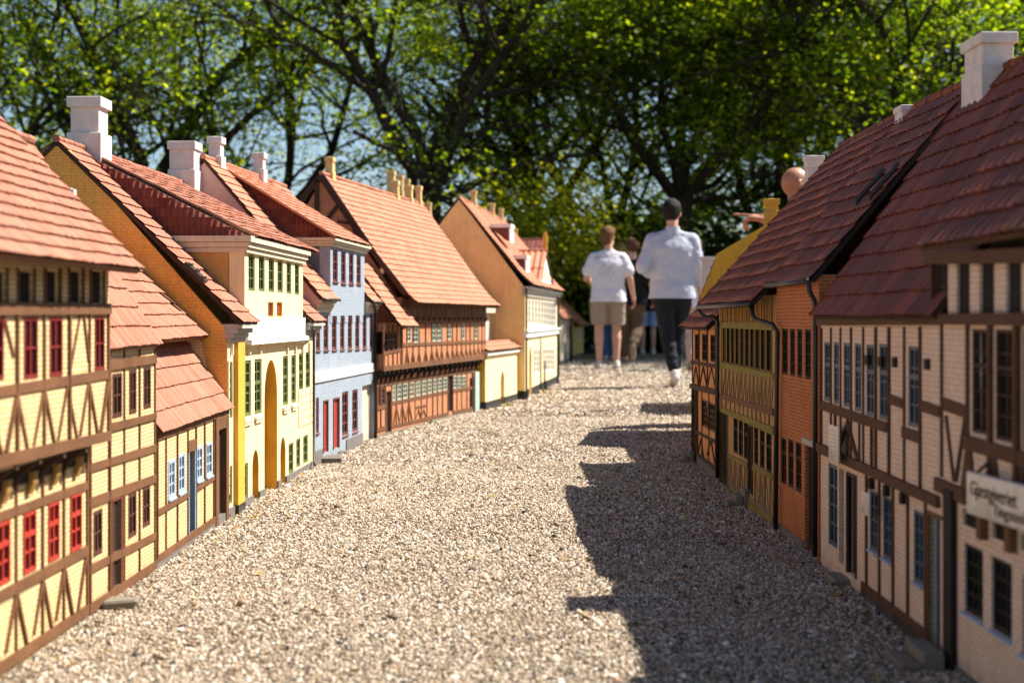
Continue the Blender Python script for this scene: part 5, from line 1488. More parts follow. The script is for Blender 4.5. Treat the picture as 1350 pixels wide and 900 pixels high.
# ---- loose stones and notices
def block(name, px, py, size, mat, label, cat, rz=0, dz=0, group=None):
    p = ground(px, py); m = MB()
    n = 1
    sx, sy, sz = size
    m.box((-sx / 2, -sy / 2, 0), (sx / 2, sy / 2, sz))
    o = m.build(name, M[mat], bevel=.005)
    for v in o.data.vertices:
        v.co += Vector((random.uniform(-1, 1), random.uniform(-1, 1), random.uniform(-1, 1) if v.co.z > .01 else 0)) * .003
    o.location = (p.x, p.y, dz); o.rotation_euler = (0, 0, rz)
    return tag(o, label, cat, group)
G_ = 'doorstep stones'
block('stone_step', 161, 803, (.075, .075, .026), 'stone', 'flat grey stone step before the brown door of the narrow yellow house', 'stone step', .1, group=G_)
block('stone_step', 436, 610, (.10, .14, .030), 'slate_step', 'larger dark rounded stone step under the first red door of the blue house', 'stone step', .15, group=G_)
block('stone_step', 449, 600, (.07, .12, .022), 'slate_step', 'smaller dark stone step under the second red door of the blue house', 'stone step', .15, group=G_)
for px, py, l in ((537, 566, 'pale green slab step nearest the near door of the long brick house'), (566, 558, 'pale green slab step below the middle windows of the long brick house'), (580, 553.5, 'pale green slab step just before the second dark door of the long brick house'), (595, 549, 'grey slab step under the second dark door of the long brick house')):
    block('stone_step', px, py, (.12, .15, .014), 'mint_stone' if 'green' in l else 'stone', l, 'stone step', -.2, group=G_)
block('stone_step', 1105, 773, (.05, .11, .028), 'stone', 'grey stone step before the glazed blue door of the white house', 'stone step', 0, group=G_)
def stair(name, px, py, n, w, tread, rise, mat, label, rz=0):
    p = ground(px, py); m = MB()
    for k in range(n):
        a = k * tread
        m.box((-a - tread + random.uniform(-.003, .003), -w / 2 + random.uniform(-.006, .006), -.01), (.08 - .0 if False else .05, w / 2 + random.uniform(-.006, .006), rise * (n - k) - .001 * k)) if False else m.box((a - n * tread, -w / 2 + random.uniform(-.006, .006), -.01), (a - n * tread + tread - .001, w / 2 + random.uniform(-.006, .006), rise * (k + 1)))
    o = m.build(name, M[mat], bevel=.003); o.location = (p.x, p.y, 0); o.rotation_euler = (0, 0, rz)
    return tag(o, label, 'steps', 'flights of steps')
stair('stone_steps', 1234, 880, 2, .12, .042, .021, 'stone', 'two blue-grey stone steps leading to the panelled door beside the inn')
stair('stone_steps', 988, 668, 3, .10, .028, .022, 'stone', 'three worn stone steps before the door of the mossy green house')
stair('stone_steps', 914, 611, 3, .09, .025, .02, 'stone', 'narrow stone steps at the dark corner doorway of the small end house')

def notice(x0, x1, yt, yb, label):
    H = House('tmp', 'x', (1240, 874), (1082, 747), 'R')
    u0, u1, z0, z1 = H.rect(x0, x1, yt, yb, .03)
    root = empty('notice_board', H.o + H.e * u0 + H.n * .03 + Vector((0, 0, z0)), label, 'notice', 'paper notices on the white house', H.root.rotation_euler.z)
    bpy.data.objects.remove(H.root)
    m = MB(); m.box((0, 0, 0), (u1 - u0, -H.sg * .004, z1 - z0)); m.build('board', M['paper'], root)
    k = MB()
    w = u1 - u0; h = z1 - z0
    for r in range(7):
        zz = h * (.85 - r * .11); l = random.uniform(.55, .8)
        k.box((w * .12, H.sg * .0004, zz), (w * (.12 + l), H.sg * .0008, zz + h * .016))
    k.build('lettering', M['grey_ink'], root)
M['grey_ink'] = mat_paint('grey_ink', (.45, .42, .37), .8, 60)
notice(1092.5, 1104.7, 561, 608, 'larger white paper notice fixed to the jetty beam of the white house')
notice(1135, 1145, 648.5, 678, 'smaller white paper notice hanging beside the dark passage of the white house')
# ================================================================== GROUND
def sheet(name, pts, z, mat, kind='structure', sub=0):
    me = bpy.data.meshes.new(name); me.from_pydata([(x, y, z) for x, y in pts], [], [tuple(range(len(pts)))]); me.materials.append(mat)
    o = bpy.data.objects.new(name, me); COL.objects.link(o); o['kind'] = kind
    return o
def mat_gravel_base():
    m, nt, b = new_mat('gravel_bed')
    tc = N(nt, 'ShaderNodeTexCoord')
    v = N(nt, 'ShaderNodeTexVoronoi'); setin(v, Scale=85.0, Randomness=1.0)
    nt.links.new(tc.outputs['Object'], v.inputs['Vector'])
    sp = N(nt, 'ShaderNodeSeparateColor'); nt.links.new(v.outputs['Color'], sp.inputs[0])
    r = ramp(nt, [(0, (.10, .075, .055)), (.3, (.30, .235, .17)), (.6, (.43, .345, .255)), (.85, (.55, .46, .36)), (1, (.66, .60, .52))])
    nt.links.new(sp.outputs[0], r.inputs['Fac'])
    n = N(nt, 'ShaderNodeTexNoise'); setin(n, Scale=2.2, Detail=6.0); nt.links.new(tc.outputs['Object'], n.inputs['Vector'])
    r2 = ramp(nt, [(.3, .50), (.7, .72)]); nt.links.new(n.outputs['Fac'], r2.inputs['Fac'])
    mx = N(nt, 'ShaderNodeMix', data_type='RGBA', blend_type='MULTIPLY'); mx.inputs[0].default_value = 1
    nt.links.new(r.outputs['Color'], mx.inputs[6]); nt.links.new(r2.outputs['Color'], mx.inputs[7])
    nt.links.new(mx.outputs[2], b.inputs['Base Color']); setin(b, Roughness=.9)
    iv = N(nt, 'ShaderNodeMath', operation='SUBTRACT'); iv.inputs[0].default_value = 1; nt.links.new(v.outputs['Distance'], iv.inputs[1])
    bp = N(nt, 'ShaderNodeBump'); setin(bp, Strength=.9, Distance=.006); nt.links.new(iv.outputs[0], bp.inputs['Height']); nt.links.new(bp.outputs['Normal'], b.inputs['Normal'])
    return m
def mat_grass():
    m, nt, b = new_mat('grass_ground')
    tc = N(nt, 'ShaderNodeTexCoord')
    n = N(nt, 'ShaderNodeTexNoise'); setin(n, Scale=3.0, Detail=10.0, Roughness=.7); nt.links.new(tc.outputs['Object'], n.inputs['Vector'])
    r = ramp(nt, [(.3, (.025, .032, .010)), (.55, (.05, .07, .018)), (.75, (.10, .10, .04))]); nt.links.new(n.outputs['Fac'], r.inputs['Fac'])
    nt.links.new(r.outputs['Color'], b.inputs['Base Color']); setin(b, Roughness=.95)
    bp = N(nt, 'ShaderNodeBump'); setin(bp, Strength=1.0, Distance=.05); nt.links.new(n.outputs['Fac'], bp.inputs['Height']); nt.links.new(bp.outputs['Normal'], b.inputs['Normal'])
    return m
sheet('ground', [(-400, -60), (400, -60), (400, 600), (-400, 600)], -.008, mat_grass())
sheet('gravel_street', [(-9, -6), (9, -6), (9, 14), (6.5, 19), (7, 26.5), (-3, 26.5), (-9, 16)], 0.0, mat_gravel_base())

def gravel():
    """loose pebbles of the street: chips with six corners each"""
    def left(y): return np.interp(y, [0, 5, 6.3, 7.8, 10.1, 11.3, 14.3, 20, 26], [-.99, -.97, -.92, -.80, -.30, .05, .42, .62, 1.3])
    def right(y): return np.interp(y, [0, 6.6, 7.2, 9, 20], [.86, .95, 1.35, 1.75, 4.5])
    xs, ys, rs = [], [], []
    for (y0, y1, dens, r0, r1) in ((1.9, 4.2, 50000, .0018, .0052), (4.2, 6.5, 30000, .0023, .0060), (6.5, 9.5, 11000, .0034, .008), (9.5, 15, 2600, .006, .013), (15, 22, 700, .009, .018)):
        a, b = min(left(y0), left(y1)) , max(right(y0), right(y1))
        n = int((b - a) * (y1 - y0) * dens)
        x = rng.uniform(a, b, n); y = rng.uniform(y0, y1, n)
        k = (x > left(y) - .04) & (x < right(y))
        if True:
            x, y = x[k], y[k]
        r = r0 + (r1 - r0) * rng.random(len(x)) ** 2.2
        xs.append(x); ys.append(y); rs.append(r)
    # a few bigger stones
    x = rng.uniform(-.9, .85, 500); y = rng.uniform(2, 9, 500); xs.append(x); ys.append(y); rs.append(rng.uniform(.008, .013, 500))
    x, y, r = map(np.concatenate, (xs, ys, rs)); n = len(x)
    base = np.array([(1, 0, 0), (-1, 0, 0), (0, 1, 0), (0, -1, 0), (0, 0, 1), (0, 0, -1)], float)
    P = np.repeat(base[None], n, 0) + rng.uniform(-.42, .42, (n, 6, 3))
    P[:, :, 0] *= rng.uniform(.8, 1.5, (n, 1)); P[:, :, 1] *= rng.uniform(.7, 1.1, (n, 1)); P[:, :, 2] *= rng.uniform(.45, .95, (n, 1))
    a = rng.uniform(0, 2 * np.pi, n); ti = rng.normal(0, .35, n)
    c, s_ = np.cos(ti)[:, None], np.sin(ti)[:, None]
    X, Y, Z = P[:, :, 0].copy(), P[:, :, 1].copy(), P[:, :, 2].copy()
    X, Z = X * c - Z * s_, X * s_ + Z * c
    c, s_ = np.cos(a)[:, None], np.sin(a)[:, None]
    X, Y = X * c - Y * s_, X * s_ + Y * c
    P = np.stack([X, Y, Z], 2) * r[:, None, None]
    # the bed undulates by a few millimetres
    und = .004 * np.sin(x * 9 + 1.3 * np.sin(y * 4)) + .004 * np.sin(y * 7 + x * 3)
    P[:, :, 0] += x[:, None]; P[:, :, 1] += y[:, None]; P[:, :, 2] += (r * rng.uniform(.15, .55, n) + und * .7 + .006)[:, None]
    F_ = np.array([(0, 2, 4), (2, 1, 4), (1, 3, 4), (3, 0, 4), (2, 0, 5), (1, 2, 5), (3, 1, 5), (0, 3, 5)])
    faces = (F_[None] + (np.arange(n) * 6)[:, None, None]).reshape(-1, 3)
    me = bpy.data.meshes.new('gravel')
    me.vertices.add(n * 6); me.vertices.foreach_set('co', P.reshape(-1).astype(np.float32))
    nf = len(faces)
    me.loops.add(nf * 3); me.loops.foreach_set('vertex_index', faces.reshape(-1).astype(np.int32))
    me.polygons.add(nf); me.polygons.foreach_set('loop_start', (np.arange(nf) * 3).astype(np.int32))
    at_ = me.attributes.new('rnd', 'FLOAT', 'FACE'); at_.data.foreach_set('value', np.repeat(rng.random(n), 8).astype(np.float32))
    me.update(calc_edges=True)
    m, nt, b = new_mat('pebbles')
    aa = N(nt, 'ShaderNodeAttribute', attribute_name='rnd')
    r_ = ramp(nt, [(0, (.030, .026, .024)), (.12, (.10, .080, .060)), (.24, (.28, .19, .11)), (.46, (.40, .31, .215)), (.70, (.50, .405, .30)), (.85, (.57, .48, .375)), (.92, (.80, .75, .67)), (.97, (.76, .71, .63)), (1, (.38, .20, .09))])
    nt.links.new(aa.outputs['Fac'], r_.inputs['Fac']); nt.links.new(r_.outputs['Color'], b.inputs['Base Color'])
    setin(b, Roughness=.65); b.inputs['Specular IOR Level'].default_value = .35
    me.materials.append(m)
    o = bpy.data.objects.new('gravel', me); COL.objects.link(o); o['kind'] = 'stuff'
gravel()

# ---- fallen leaves and weeds along the foot of the left row
def weeds():
    mb = MB()
    for px, py, n, s_ in ((572, 560, 26, .035), (560, 563, 16, .03), (520, 572, 10, .03), (548, 566, 12, .03), (712, 520, 40, .06), (718, 516, 30, .06), (660, 537, 20, .05), (300, 686, 10, .02), (470, 616, 8, .02), (1000, 690, 8, .02)):
        p = ground(px, py)
        for _ in range(n):
            q = p + Vector((random.gauss(0, s_ * .9), random.gauss(0, s_ * 1.6), .006))
            a = random.uniform(0, 6.28); h = s_ * random.uniform(.4, 1.1); d = Vector((math.cos(a), math.sin(a), 0)); w = Vector((-d.y, d.x, 0)) * h * .22
            t = q + d * h * .7 + Vector((0, 0, h * random.uniform(.2, .8)))
            m_ = q.lerp(t, .55) + Vector((0, 0, h * .15))
            mb.add([q, m_ + w, t, m_ - w], [(0, 1, 2, 3)], 0, random.random())
    m, nt, b = new_mat('weed')
    aa = N(nt, 'ShaderNodeAttribute', attribute_name='rnd'); r = ramp(nt, [(0, (.10, .14, .02)), (.5, (.25, .27, .04)), (.8, (.45, .32, .05)), (1, (.5, .22, .04))])
    nt.links.new(aa.outputs['Fac'], r.inputs['Fac']); nt.links.new(r.outputs['Color'], b.inputs['Base Color'])
    o = mb.build('weeds', m, fix=False); o['kind'] = 'stuff'
weeds()

def litter():
    mb = MB()
    for _ in range(260):
        y = 2.2 + 8 * random.random() ** 1.3; side = random.random()
        x = random.uniform(-.9, .8) if side < .45 else (-.90 + abs(random.gauss(0, .05)) if side < .75 else .80 - abs(random.gauss(0, .06)))
        if y > 6: x = random.uniform(-.3, .6)
        s_ = random.uniform(.007, .019); a = random.uniform(0, 6.28); d = Vector((math.cos(a), math.sin(a), random.uniform(-.2, .4))) * s_; w = Vector((-math.sin(a), math.cos(a), random.uniform(-.3, .3))) * s_ * .45
        c = Vector((x, y, .014)); mb.add([c - d, c + w + Vector((0, 0, s_ * .3)), c + d, c - w], [(0, 1, 2, 3)], 0, random.random())
    m, nt, b = new_mat('dry_leaf')
    aa = N(nt, 'ShaderNodeAttribute', attribute_name='rnd'); r = ramp(nt, [(0, (.05, .03, .015)), (.4, (.20, .10, .03)), (.7, (.38, .20, .04)), (1, (.30, .28, .06))])
    nt.links.new(aa.outputs['Fac'], r.inputs['Fac']); nt.links.new(r.outputs['Color'], b.inputs['Base Color'])
    o = mb.build('leaf_litter', m, fix=False); o['kind'] = 'stuff'
litter()

# ================================================================== TREES
def mat_leaf(name, stops, trans=.58):
    m, nt, b = new_mat(name)
    aa = N(nt, 'ShaderNodeAttribute', attribute_name='rnd'); r = ramp(nt, stops)
    nt.links.new(aa.outputs['Fac'], r.inputs['Fac'])
    nt.links.new(r.outputs['Color'], b.inputs['Base Color']); setin(b, Roughness=.55); b.inputs['Specular IOR Level'].default_value = .25
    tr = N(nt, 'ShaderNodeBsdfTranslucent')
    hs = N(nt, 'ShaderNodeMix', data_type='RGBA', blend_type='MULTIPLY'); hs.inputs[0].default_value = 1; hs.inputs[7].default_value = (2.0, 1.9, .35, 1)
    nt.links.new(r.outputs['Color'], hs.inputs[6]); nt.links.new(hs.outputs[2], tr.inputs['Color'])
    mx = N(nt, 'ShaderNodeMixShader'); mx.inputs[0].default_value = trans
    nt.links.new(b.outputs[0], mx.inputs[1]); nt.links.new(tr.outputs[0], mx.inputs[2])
    nt.links.new(mx.outputs[0], nt.nodes['Material Output'].inputs['Surface'])
    return m
LEAF = mat_leaf('leaf', [(0, (.030, .066, .008)), (.35, (.085, .145, .014)), (.7, (.18, .25, .022)), (1, (.30, .345, .031))])
LEAF_Y = mat_leaf('sunlit_leaf', [(0, (.07, .10, .010)), (.5, (.18, .21, .016)), (1, (.30, .31, .025))], .55)  # sun on the leaves put into a brighter yellow-green
LEAF_D = mat_leaf('shade_leaf', [(0, (.015, .035, .007)), (.6, (.04, .08, .012)), (1, (.08, .13, .018))], .35)  # shade under the trees put into a darker leaf colour
BARK = mat_wood('bark', (.032, .024, .018), .5, .95)

def leaf_mesh(name, pts, size, mat, parent, rn=None):
    n = len(pts)
    nn = rng.normal(0, .55, (n, 3)) + np.array([.15, .05, 1.0])
    d = np.cross(nn, rng.normal(0, 1, (n, 3))); d /= np.linalg.norm(d, axis=1)[:, None]
    nn = nn
    s_ = np.cross(d, nn); s_ /= np.linalg.norm(s_, axis=1)[:, None]
    L = size * rng.uniform(.6, 1.35, n)[:, None]; W = L * rng.uniform(.30, .46, n)[:, None]
    up = np.cross(s_, d) * L * .12
    P = np.stack([pts - d * L * .5, pts + s_ * W + up, pts + d * L * .5, pts - s_ * W + up], 1)
    me = bpy.data.meshes.new(name)
    me.vertices.add(n * 4); me.vertices.foreach_set('co', P.reshape(-1).astype(np.float32))
    me.loops.add(n * 4); me.loops.foreach_set('vertex_index', np.arange(n * 4, dtype=np.int32))
    me.polygons.add(n); me.polygons.foreach_set('loop_start', (np.arange(n) * 4).astype(np.int32))
    a = me.attributes.new('rnd', 'FLOAT', 'FACE')
    a.data.foreach_set('value', (rng.random(n) if rn is None else np.clip(rn + rng.normal(0, .12, n), 0, 1)).astype(np.float32))
    me.update(calc_edges=True); me.materials.append(mat)
    o = bpy.data.objects.new(name, me); COL.objects.link(o); o.parent = parent
    return o

def tree(px, Y, label, h=11, r=4.2, trunk_r=.28, zlow=2.6, nleaf=15000, leaf=.10, mat=None, lean=(0, 0), seed=1, fork=3, bough=None, cat='tree', group='tall trees behind the town'):
    R = random.Random(seed)
    p = at(px, HY, Y)
    root = empty('tree', (p.x, p.y, 0), label, cat, group)
    mb = MB(); tips = []
    def limb(a, d, length, rad, depth):
        pts = [a]; k = 5; dd = d.normalized()
        for i in range(k):
            dd = (dd + Vector((R.gauss(0, .20), R.gauss(0, .20), R.gauss(.03, .14)))).normalized()
            pts.append(pts[-1] + dd * length / k)
        mb.tube(pts, [rad * .78 * (1 - .55 * i / k) for i in range(k + 1)], 7 if depth < 2 else 5, cap=False)
        if depth >= 3:
            tips.extend(pts[2:]); return
        nb = R.randint(3, 5) if depth else R.randint(5, 7)
        for j in range(nb):
            t = .35 + .65 * (j + R.random() * .6) / nb
            i = min(k, max(1, int(t * k)))
            az = R.uniform(0, 2 * math.pi); el = R.uniform(-.25, .9) if depth == 0 else R.uniform(-.5, .7)
            nd = Vector((math.cos(az) * math.cos(el), math.sin(az) * math.cos(el), math.sin(el)))
            nd = (nd + dd * .55).normalized()
            limb(pts[i], nd, length * R.uniform(.5, .75), rad * (1 - .55 * i / k) * R.uniform(.45, .65), depth + 1)
        if depth >= 1: tips.append(pts[-1])
    base = Vector((0, 0, -.1)); top = Vector((lean[0], lean[1], zlow))
    mb.tube([base, base.lerp(top, .12), base.lerp(top, .5) + Vector((R.gauss(0, .08), 0, 0)), top], [trunk_r * 1.5, trunk_r * 1.1, trunk_r, trunk_r * .92], 12, cap=False)
    for j in range(fork):
        az = 2 * math.pi * (j + R.random() * .6) / fork
        nd = Vector((math.cos(az) * .75, math.sin(az) * .75, R.uniform(.7, 1.2)))
        limb(top - Vector((0, 0, .1)), nd, (h - zlow) * R.uniform(.5, .62), trunk_r * R.uniform(.5, .72), 0)
    limb(top - Vector((0, 0, .1)), Vector((R.gauss(0, .15), R.gauss(0, .15), 1)), (h - zlow) * .6, trunk_r * .7, 0)
    # low spreading boughs
    for j in range(4):
        az = R.uniform(0, 2 * math.pi)
        limb(base.lerp(top, R.uniform(.75, 1)), Vector((math.cos(az), math.sin(az), R.uniform(.05, .45))), r * .8, trunk_r * .38, 1)
    if bough:
        q = [at(x, y, Y - 3.6 * min(1, i / 2)) - root.location for i, (x, y) in enumerate(bough)]
        mb.tube(q, [.13, .12, .11, .10, .08, .06, .03], 8)
        tips.extend(q[4:])
    mb.build('trunk', BARK, root, smooth=True, fix=False)
    T_ = np.array([tuple(t) for t in tips])
    # keep the crown inside its reach
    q = rng.integers(0, len(T_), nleaf * 2)
    tone = rng.random(len(T_))
    sp = rng.normal(0, 1, (nleaf * 2, 3)) * np.array([.34, .34, .16])
    pts = T_[q] + sp
    k = (np.hypot(pts[:, 0], pts[:, 1]) < r * 1.25) & (pts[:, 2] > zlow * .55)
    # gaps: drop leaves where a coarse noise is low
    g = np.array([noise.noise(Vector(v) * .75 + Vector((seed * 7.1, 0, 0))) + .5 * noise.noise(Vector(v) * 1.9) for v in pts[k]])
    sel = np.where(k)[0][g > .0][:nleaf]
    leaf_mesh('crown', pts[sel], leaf, mat or LEAF, root, tone[q[sel]])
    return root

TREES = [
    (548, 25.5, 'tall forked oak with two dark trunks rising behind the yellow chimneys', dict(trunk_r=.26, zlow=3.0, h=11.5, seed=3, fork=4, lean=(.25, 0), nleaf=19000)),
    (897, 27.0, 'broad dark oak right behind the walkers with a long crooked bough', dict(trunk_r=.24, zlow=2.9, h=11, seed=5, fork=4, nleaf=44000, r=4.6, bough=[(893, 372), (840, 362), (790, 357), (752, 350), (722, 331), (700, 312), (672, 300)])),
    (190, 26.5, 'leafy oak behind the biggest white chimney on the left', dict(trunk_r=.24, zlow=2.9, h=11, seed=8, nleaf=14500)),
    (1170, 25.0, 'leafy tree rising over the dark roofs on the right', dict(trunk_r=.26, zlow=3.0, h=11.5, seed=13, nleaf=29000)),
    (-40, 25.0, 'yellow-green tree cut by the left edge of the view', dict(trunk_r=.26, zlow=2.2, h=10.5, seed=21, nleaf=17000)),
    (1430, 27.0, 'bright leafy tree behind the large ridge chimney on the right', dict(trunk_r=.26, zlow=2.8, h=12, seed=34, nleaf=22000)),
    (705, 31.0, 'slender tree standing further back between the oaks', dict(trunk_r=.22, zlow=2.6, h=12, seed=41, nleaf=16500)),
    (365, 31.0, 'thin tree further back with much sky between its boughs', dict(trunk_r=.20, zlow=2.8, h=11.5, seed=55, nleaf=11500)),
    (800, 33.0, 'dark tree further back, straight above the walkers', dict(trunk_r=.22, zlow=1.8, h=12, seed=91, nleaf=42000)),
    (1015, 30.0, 'dense dark tree behind the bald man', dict(trunk_r=.26, zlow=2.2, h=12, seed=66, nleaf=44000)),
    (30, 34.0, 'far tree filling the gap at the left behind the others', dict(trunk_r=.24, zlow=2.4, h=12, seed=71, nleaf=7500)),
    (1290, 34.0, 'far tree filling the gap on the right behind the others', dict(trunk_r=.24, zlow=2.4, h=12, seed=77, nleaf=19000)),
]
for px, Y, lab, kw in TREES: tree(px, Y, lab, **kw)

def shrub(px, Y, w, hgt, n, label, mat, leaf=.12, seed=0, group='shrubs under the trees', off=0.0, low=.1):
    R = random.Random(seed); p = at(px, HY, Y)
    root = empty('shrub', (p.x, p.y, 0), label, 'shrub', group)
    mb = MB(); tips = []
    for j in range(11):
        az = R.uniform(0, 6.28); a = Vector((R.gauss(0, .15), R.gauss(0, .15), -.05)); d = Vector((math.cos(az) * w * .55 * R.random(), math.sin(az) * w * .4 * R.random(), hgt * R.uniform(.6, 1)))
        m_ = a + d * .5 + Vector((R.gauss(0, .12), R.gauss(0, .12), 0)); mb.tube([a, m_, a + d], [.03, .02, .008], 5, cap=False); tips += [m_, a + d, (m_ + a + d) / 2, a + d * .3]
    mb.build('stem', BARK, root, fix=False)
    for _ in range(40): tips.append(Vector((R.uniform(-1, 1) * w * .5, R.uniform(-1, 1) * w * .35, R.uniform(max(.1, low), .92) * hgt)))
    tips = [t + Vector((off * min(1, t.z / hgt * 1.6), 0, 0)) for t in tips if t.z > low * hgt]
    T_ = np.array([tuple(t) for t in tips]); q = rng.integers(0, len(T_), n); tone = rng.random(len(T_))
    pts = T_[q] + rng.normal(0, 1, (n, 3)) * np.array([.26, .22, .2]) * (hgt / 2.4)
    k = pts[:, 2] > .02
    leaf_mesh('foliage', pts[k], leaf, mat, root, tone[q[k]])
shrub(640, 22.3, 1.9, 2.9, 8000, 'sunlit yellow-green shrub leaning over the roofs at the end of the left row', LEAF_Y, .08, 2, off=1.05, low=.38)
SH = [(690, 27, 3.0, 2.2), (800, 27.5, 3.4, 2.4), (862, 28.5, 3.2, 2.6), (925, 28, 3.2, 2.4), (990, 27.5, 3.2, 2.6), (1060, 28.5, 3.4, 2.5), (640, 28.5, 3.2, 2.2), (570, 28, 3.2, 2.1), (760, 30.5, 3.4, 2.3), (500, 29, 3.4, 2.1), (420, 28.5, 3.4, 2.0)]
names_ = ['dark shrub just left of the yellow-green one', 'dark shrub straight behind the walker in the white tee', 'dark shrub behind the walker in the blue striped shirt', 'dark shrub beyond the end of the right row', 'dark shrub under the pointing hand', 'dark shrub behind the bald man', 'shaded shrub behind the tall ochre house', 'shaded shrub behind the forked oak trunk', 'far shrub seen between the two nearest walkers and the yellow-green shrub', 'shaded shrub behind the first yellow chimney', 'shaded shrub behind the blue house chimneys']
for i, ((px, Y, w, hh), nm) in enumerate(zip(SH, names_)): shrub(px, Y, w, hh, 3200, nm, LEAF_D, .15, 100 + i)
# the park's far edge: a belt of wood that reads as one mass
def far_wood():
    n = 26000
    x = rng.uniform(-30, 30, n); y = rng.uniform(44, 52, n); z = rng.uniform(0, 1, n) ** .8 * (3.0 + .7 * np.sin(x * .5) + .5 * np.sin(x * 1.7 + 1))
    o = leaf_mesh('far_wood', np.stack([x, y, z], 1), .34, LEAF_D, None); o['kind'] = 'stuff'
far_wood()

# ================================================================== SKY, SUN, CAMERA
EL, AZ = math.radians(51), math.radians(19)
sun_dir = Vector((math.cos(EL) * math.cos(AZ), math.cos(EL) * math.sin(AZ), math.sin(EL)))
w = bpy.data.worlds.new('World'); scene.world = w; w.use_nodes = True
nt = w.node_tree; bg = nt.nodes['Background']
sk = nt.nodes.new('ShaderNodeTexSky'); sk.sky_type = 'NISHITA'; sk.sun_disc = False
sk.sun_elevation = EL; sk.sun_rotation = math.atan2(sun_dir.x, sun_dir.y)
sk.air_density = 1.0; sk.dust_density = .3; sk.ozone_density = 2.0
nt.links.new(sk.outputs[0], bg.inputs[0]); bg.inputs[1].default_value = .057
sl = bpy.data.lights.new('sun', 'SUN'); sl.energy = 5.0; sl.angle = math.radians(.5); sl.color = (1.0, .93, .82)
so = bpy.data.objects.new('sun', sl); COL.objects.link(so); so.location = (6, 4, 12)
so.rotation_euler = (-sun_dir).to_track_quat('-Z', 'Y').to_euler()
cam = bpy.data.cameras.new('camera'); cam.lens = 50; cam.sensor_width = 36; cam.shift_y = -(450 - HY) / 1350
cam.clip_start = .05; cam.clip_end = 2000
cam.dof.use_dof = True; cam.dof.focus_distance = 5.0; cam.dof.aperture_fstop = 3.5; cam.dof.aperture_blades = 0
co = bpy.data.objects.new('camera', cam); COL.objects.link(co); co.location = EYE; co.rotation_euler = (math.pi / 2, 0, 0)
scene.camera = co
vs = scene.view_settings; vs.view_transform = 'Standard'; vs.look = 'None'; vs.exposure = 1.25; vs.gamma = 1; vs.use_curve_mapping = False
scene.cycles.max_bounces = 8; scene.cycles.use_denoising = True
# ================================================================== PEOPLE
def capsule(mb, p0, r0, p1, r1, n=12, flat=None):
    p0, p1 = Vector(p0), Vector(p1)
    d = (p1 - p0); L = max(d.length, 1e-5); d = d / L
    path, rad = [], []
    for a in (85, 60, 30): path.append(p0 - d * r0 * math.sin(math.radians(a))); rad.append(r0 * math.cos(math.radians(a)))
    for i in range(7):
        t = i / 6; path.append(p0.lerp(p1, t)); rad.append(r0 + (r1 - r0) * t)
    for a in (30, 60, 85): path.append(p1 + d * r1 * math.sin(math.radians(a))); rad.append(r1 * math.cos(math.radians(a)))
    mb.tube(path, rad, n)
def ellipsoid(mb, c, r, rot=None, n=16):
    c = Vector(c); vs = []; fs = []
    m = 10
    for i in range(m + 1):
        th = math.pi * i / m
        for k in range(n):
            ph = 2 * math.pi * k / n
            v = Vector((r[0] * math.sin(th) * math.cos(ph), r[1] * math.sin(th) * math.sin(ph), r[2] * math.cos(th)))
            if rot: v = rot @ v
            vs.append(c + v)
    for i in range(m):
        for k in range(n): fs.append((i * n + k, i * n + (k + 1) % n, (i + 1) * n + (k + 1) % n, (i + 1) * n + k))
    mb.add(vs, fs)
def blob(mb, name, mat, parent, voxel=.008, smooth=4, cutz=None, rough=0.0, sf=.5):
    """melt the overlapping limbs into one continuous skin"""
    me = bpy.data.meshes.new(name); me.from_pydata(mb.v, [], mb.f)
    bm = bmesh.new(); bm.from_mesh(me)
    bmesh.ops.remove_doubles(bm, verts=bm.verts[:], dist=1e-5)
    bmesh.ops.holes_fill(bm, edges=bm.edges[:], sides=0)
    bmesh.ops.recalc_face_normals(bm, faces=bm.faces[:]); bm.to_mesh(me); bm.free()
    o = bpy.data.objects.new(name, me); COL.objects.link(o)
    r = o.modifiers.new('r', 'REMESH'); r.mode = 'VOXEL'; r.voxel_size = voxel
    s_ = o.modifiers.new('s', 'SMOOTH'); s_.iterations = smooth; s_.factor = sf
    dg = bpy.context.evaluated_depsgraph_get(); dg.update()
    m2 = bpy.data.meshes.new_from_object(o.evaluated_get(dg)); o.modifiers.clear(); o.data = m2; m2.name = name; bpy.data.meshes.remove(me)
    bm = bmesh.new(); bm.from_mesh(m2)
    for (co_, no_) in (cutz or []):
        bmesh.ops.bisect_plane(bm, geom=bm.verts[:] + bm.edges[:] + bm.faces[:], plane_co=co_, plane_no=no_, clear_outer=True)
    if rough:
        for v in bm.verts:
            d_ = v.co
            fold = noise.noise(Vector((d_.x * 5 + d_.z * 3, d_.y * 5, d_.z * 13 - d_.x * 6))) if rough < .01 else 0
            v.co += v.normal * (noise.noise(v.co * 9) * rough + noise.noise(v.co * 28) * rough * .4 + (1 - abs(fold) * 2.2) * rough * .9)
    bm.to_mesh(m2); bm.free()
    m2.materials.clear(); m2.materials.append(mat); m2.polygons.foreach_set('use_smooth', [True] * len(m2.polygons))
    o.parent = parent
    return o
def mat_skin(name, col):
    m, nt, b = new_mat(name)
    tc = N(nt, 'ShaderNodeTexCoord'); n = N(nt, 'ShaderNodeTexNoise'); setin(n, Scale=14.0, Detail=4.0); nt.links.new(tc.outputs['Object'], n.inputs['Vector'])
    r = ramp(nt, [(.3, mul(col, .86)), (.7, mul(col, 1.1))]); nt.links.new(n.outputs['Fac'], r.inputs['Fac']); nt.links.new(r.outputs['Color'], b.inputs['Base Color'])
    setin(b, Roughness=.5); b.inputs['Subsurface Weight'].default_value = .12; b.inputs['Subsurface Radius'].default_value = (.02, .008, .004)
    return m
